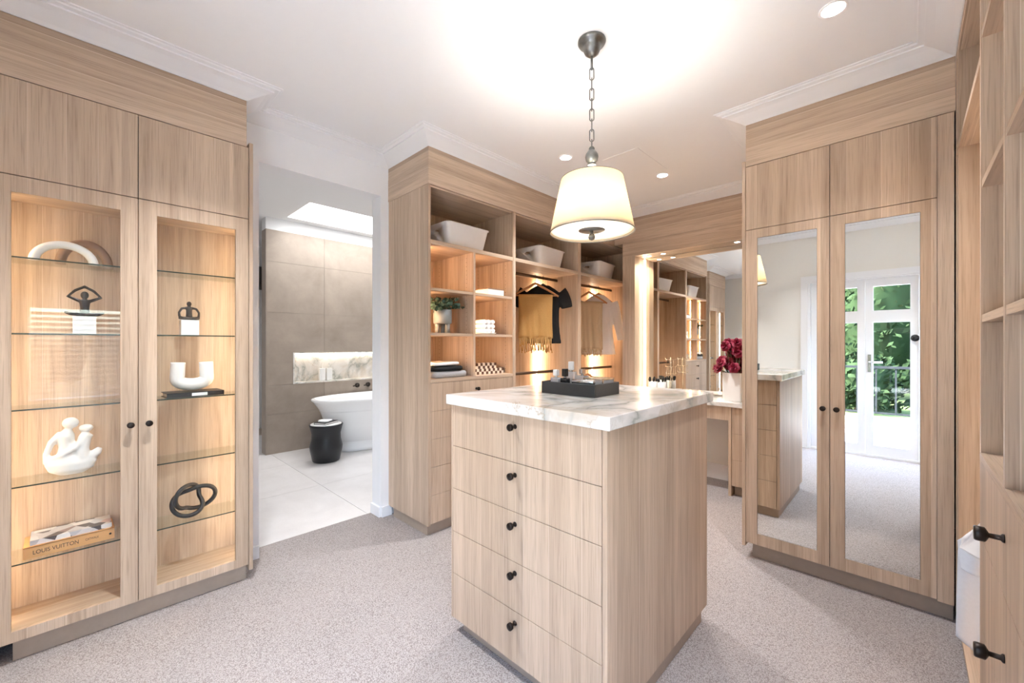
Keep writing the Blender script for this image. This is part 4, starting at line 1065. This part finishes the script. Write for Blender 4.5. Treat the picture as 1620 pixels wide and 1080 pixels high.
so = thing('side_stool', 'black waisted drum stool beside the bathtub', 'stool', (-4.60, 1.80, .0005))
part('stool_body', MB().lathe([(.001,0),(.130,0),(.140,.01),(.165,.13),(.168,.165),(.150,.24),(.148,.30),(.165,.375),(.172,.398),(.168,.402),(.160,.400),(.001,.398)], n=40), 'stoneblk', so)
part('stool_top', MB().lathe([(.001,.3985),(.158,.4005),(.158,.406),(.001,.406)], n=40), 'ceramic', so, label='white inset top')
bx2 = thing('bath_book', 'dark book lying on the black stool', 'book', (-4.60, 1.80, .4075), .5)
part('cover', MB().box(-.075, .075, -.10, .10, 0, .004).box(-.075, .075, -.10, .10, .018, .022).box(-.075, -.071, -.10, .10, .004, .018), 'black', bx2); part('pages', MB().box(-.071, .072, -.096, .096, .004, .018), 'paper', bx2)
folded('face_cloth', 'small cream cloth folded on the dark book', (-4.60, 1.79, .4305), .11, .13, .016, 'whitecloth', .6, 'cloth', 4)
for i, y in enumerate((2.042, 2.130)):
    t = thing('soap_dispenser', 'white pump bottle in the lit niche, ' + ('left one' if i == 0 else 'right one'), 'bottle', (XS-.06, y, NZ0+.0182), 0, 'pump bottles in the niche')
    bevel(part('bottle_body', MB().box(-.028, .028, -.035, .035, 0, .155), 'ceramic', t), .006, 3)
    part('pump', MB().lathe([(.008,.155),(.008,.185),(.004,.19),(.004,.205)], n=12).box(-.005, .038, -.005, .005, .203, .211), 'ceramic', t)
tm = thing('wall_tap_set', 'black wall-mounted bath taps above the tub', 'tap', (XS, 2.56, .73))
for i, y in enumerate((-.085, .065)):
    hb = MB().tube([(0,0,0),(.022,0,0)], .030, 20).tube([(.022,0,0),(.055,0,0)], .013, 14).tube([(.048,0,0),(.050,-.075,-.004)], .007, 10)
    part('tap_handle', hb, 'bronze', tm, loc=(0.0002, y, 0))
part('spout', MB().tube([(0.0002,.20,0),(.012,.20,0)], .03, 20).tube([(.012,.20,0),(.17,.20,0),(.185,.20,-.02)], .013, 14), 'bronze', tm)

# ------------------------------------------------------------------ pendant
PX, PY = -1.032, 1.583
pd = thing('pendant_lamp', 'cream drum pendant lamp hanging on a chain over the island', 'pendant', (PX, PY, 0))
part('canopy', MB().lathe([(.001,2.655),(.062,2.655),(.063,2.648),(.058,2.640),(.044,2.634),(.040,2.620),(.032,2.600),(.018,2.588),(.006,2.583),(.001,2.583)], n=32), 'nickel', pd)
part('rod', MB().tube([(0,0,2.585),(0,0,2.525)], .0055, 10), 'nickel', pd)
lk = []
for i in range(20):
    a = 2*PI*i/20; lk.append((.0095*math.cos(a), 0, (.0175 if math.sin(a) > 0 else -.0175)+.0095*math.sin(a)))
LKm = MB().tube(lk, .0028, 8, closed=True).mesh('chain_link', M['nickel'])
for i in range(8): mk('chain_link', LKm, pd, (0, 0, 2.506-.0465*i), (0, 0, (PI/2 if i % 2 else 0)+.6))
part('ball', MB().lathe([(.001,2.176),(.010,2.174),(.014,2.166),(.010,2.160),(.018,2.156),(.028,2.140),(.030,2.128),(.026,2.112),(.016,2.102),(.014,2.098),(.022,2.094),(.022,2.088),(.001,2.086)], n=28), 'nickel', pd)
sm_ = MB().lathe([(.188,1.787),(.138,2.027)], n=56, cap0=False, cap1=False)
so_ = part('lamp_shade', sm_, 'shade', pd); q = so_.modifiers.new('s', 'SOLIDIFY'); q.thickness = .0018; q.offset = 0
part('shade_trim', MB().tube([(.1885*math.cos(2*PI*i/56), .1885*math.sin(2*PI*i/56), 1.787) for i in range(56)], .0022, 6, closed=True), 'nickel', pd)
part('shade_trim', MB().tube([(.138*math.cos(2*PI*i/56), .138*math.sin(2*PI*i/56), 2.027) for i in range(56)], .002, 6, closed=True), 'nickel', pd)
part('diffuser', MB().lathe([(.001,1.797),(.183,1.797),(.183,1.800),(.001,1.800)], n=48), 'diffuser', pd)
part('finial', MB().lathe([(.060,1.7965),(.060,1.7945),(.008,1.793),(.006,1.790),(.010,1.787),(.006,1.783),(.013,1.776),(.016,1.766),(.012,1.755),(.001,1.750)], n=28), 'nickel', pd)
part('spider', MB().tube([(-.137,0,2.026),(.137,0,2.026)], .002, 6).tube([(0,-.137,2.026),(0,.137,2.026)], .002, 6).tube([(0,0,2.088),(0,0,1.96)], .006, 8), 'nickel', pd)
lamp('pendant_bulb', 'POINT', (0, 0, 1.89), LAMP['pendant'], (1, .93, .82), pd, radius=.045)
lamp('pendant_bulb', 'POINT', (0, 0, 1.985), LAMP['pendant_up'], (.86, .93, 1.0), pd, radius=.03)

# ------------------------------------------------------------------ downlights
spots = [(-.221, 2.12, 'round recessed downlight in the ceiling above the mirrored wardrobe'), (-1.812, 2.435, 'round recessed downlight in the ceiling left of the pendant'), (-1.437, 3.24, 'round recessed downlight in the ceiling near the vanity'),
         (-1.88, .35, 'added unseen downlight in the ceiling in front of the display cabinet'), (-1.0, -.22, 'added unseen downlight in the ceiling between the display cabinet and the french doors'), (-.25, -.25, 'added unseen downlight in the ceiling above the viewer'), (.33, .35, 'added unseen downlight in the ceiling by the french doors')]  # this row: out-of-frame downlights added to brighten cabinets, back wall and floor
for x, y, lab in spots:
    t = thing('downlight', lab, 'downlight', (x, y, ZC), group='recessed ceiling downlights')
    part('trim_ring', MB().lathe([(.040,-.0005),(.040,-.004),(.047,-.005),(.050,-.002),(.050,-.0005)], n=32, cap0=False, cap1=False), 'trimwhite', t)
    part('lens', MB().lathe([(.001,-.0025),(.040,-.0025),(.040,-.0008),(.001,-.0008)], n=28), 'lampdisc', t)
    lamp('downlight_beam', 'SPOT', (0, 0, -.012), LAMP['down']*4*(.65 if (x > -.3 and y > 2) else 1.5 if (x < -1.85 and y < 1) else .5 if y < 0 else 1.0), WARMW, t, radius=.04, angle=(1.25 if y < 0 else 1.75), blend=1.0)
for x, y, w_ in ((-3.7, .6, 'just inside the doorway'), (-3.7, 3.0, 'beside the bathtub'), (-6.2, .6, 'behind the screen wall')):  # lamps added out of view to lift the bathroom light
    t = thing('downlight', 'added unseen downlight in the bathroom ceiling ' + w_, 'downlight', (x, y, BZ), group='added bathroom ceiling downlights')
    part('trim_ring', MB().lathe([(.040,-.0005),(.040,-.004),(.047,-.005),(.050,-.002),(.050,-.0005)], n=32, cap0=False, cap1=False), 'trimwhite', t)
    part('lens', MB().lathe([(.001,-.0025),(.040,-.0025),(.040,-.0008),(.001,-.0008)], n=28), 'lampdisc', t)
    lamp('downlight_beam', 'SPOT', (0, 0, -.012), LAMP['bath']*4, WARMW, t, radius=.04, angle=1.75, blend=1.0)
struct('trim_2', MB().box(-1.64, -1.36, 2.66, 3.15, ZC-.003, ZC+.001), 'white', 'flush white ceiling access hatch')
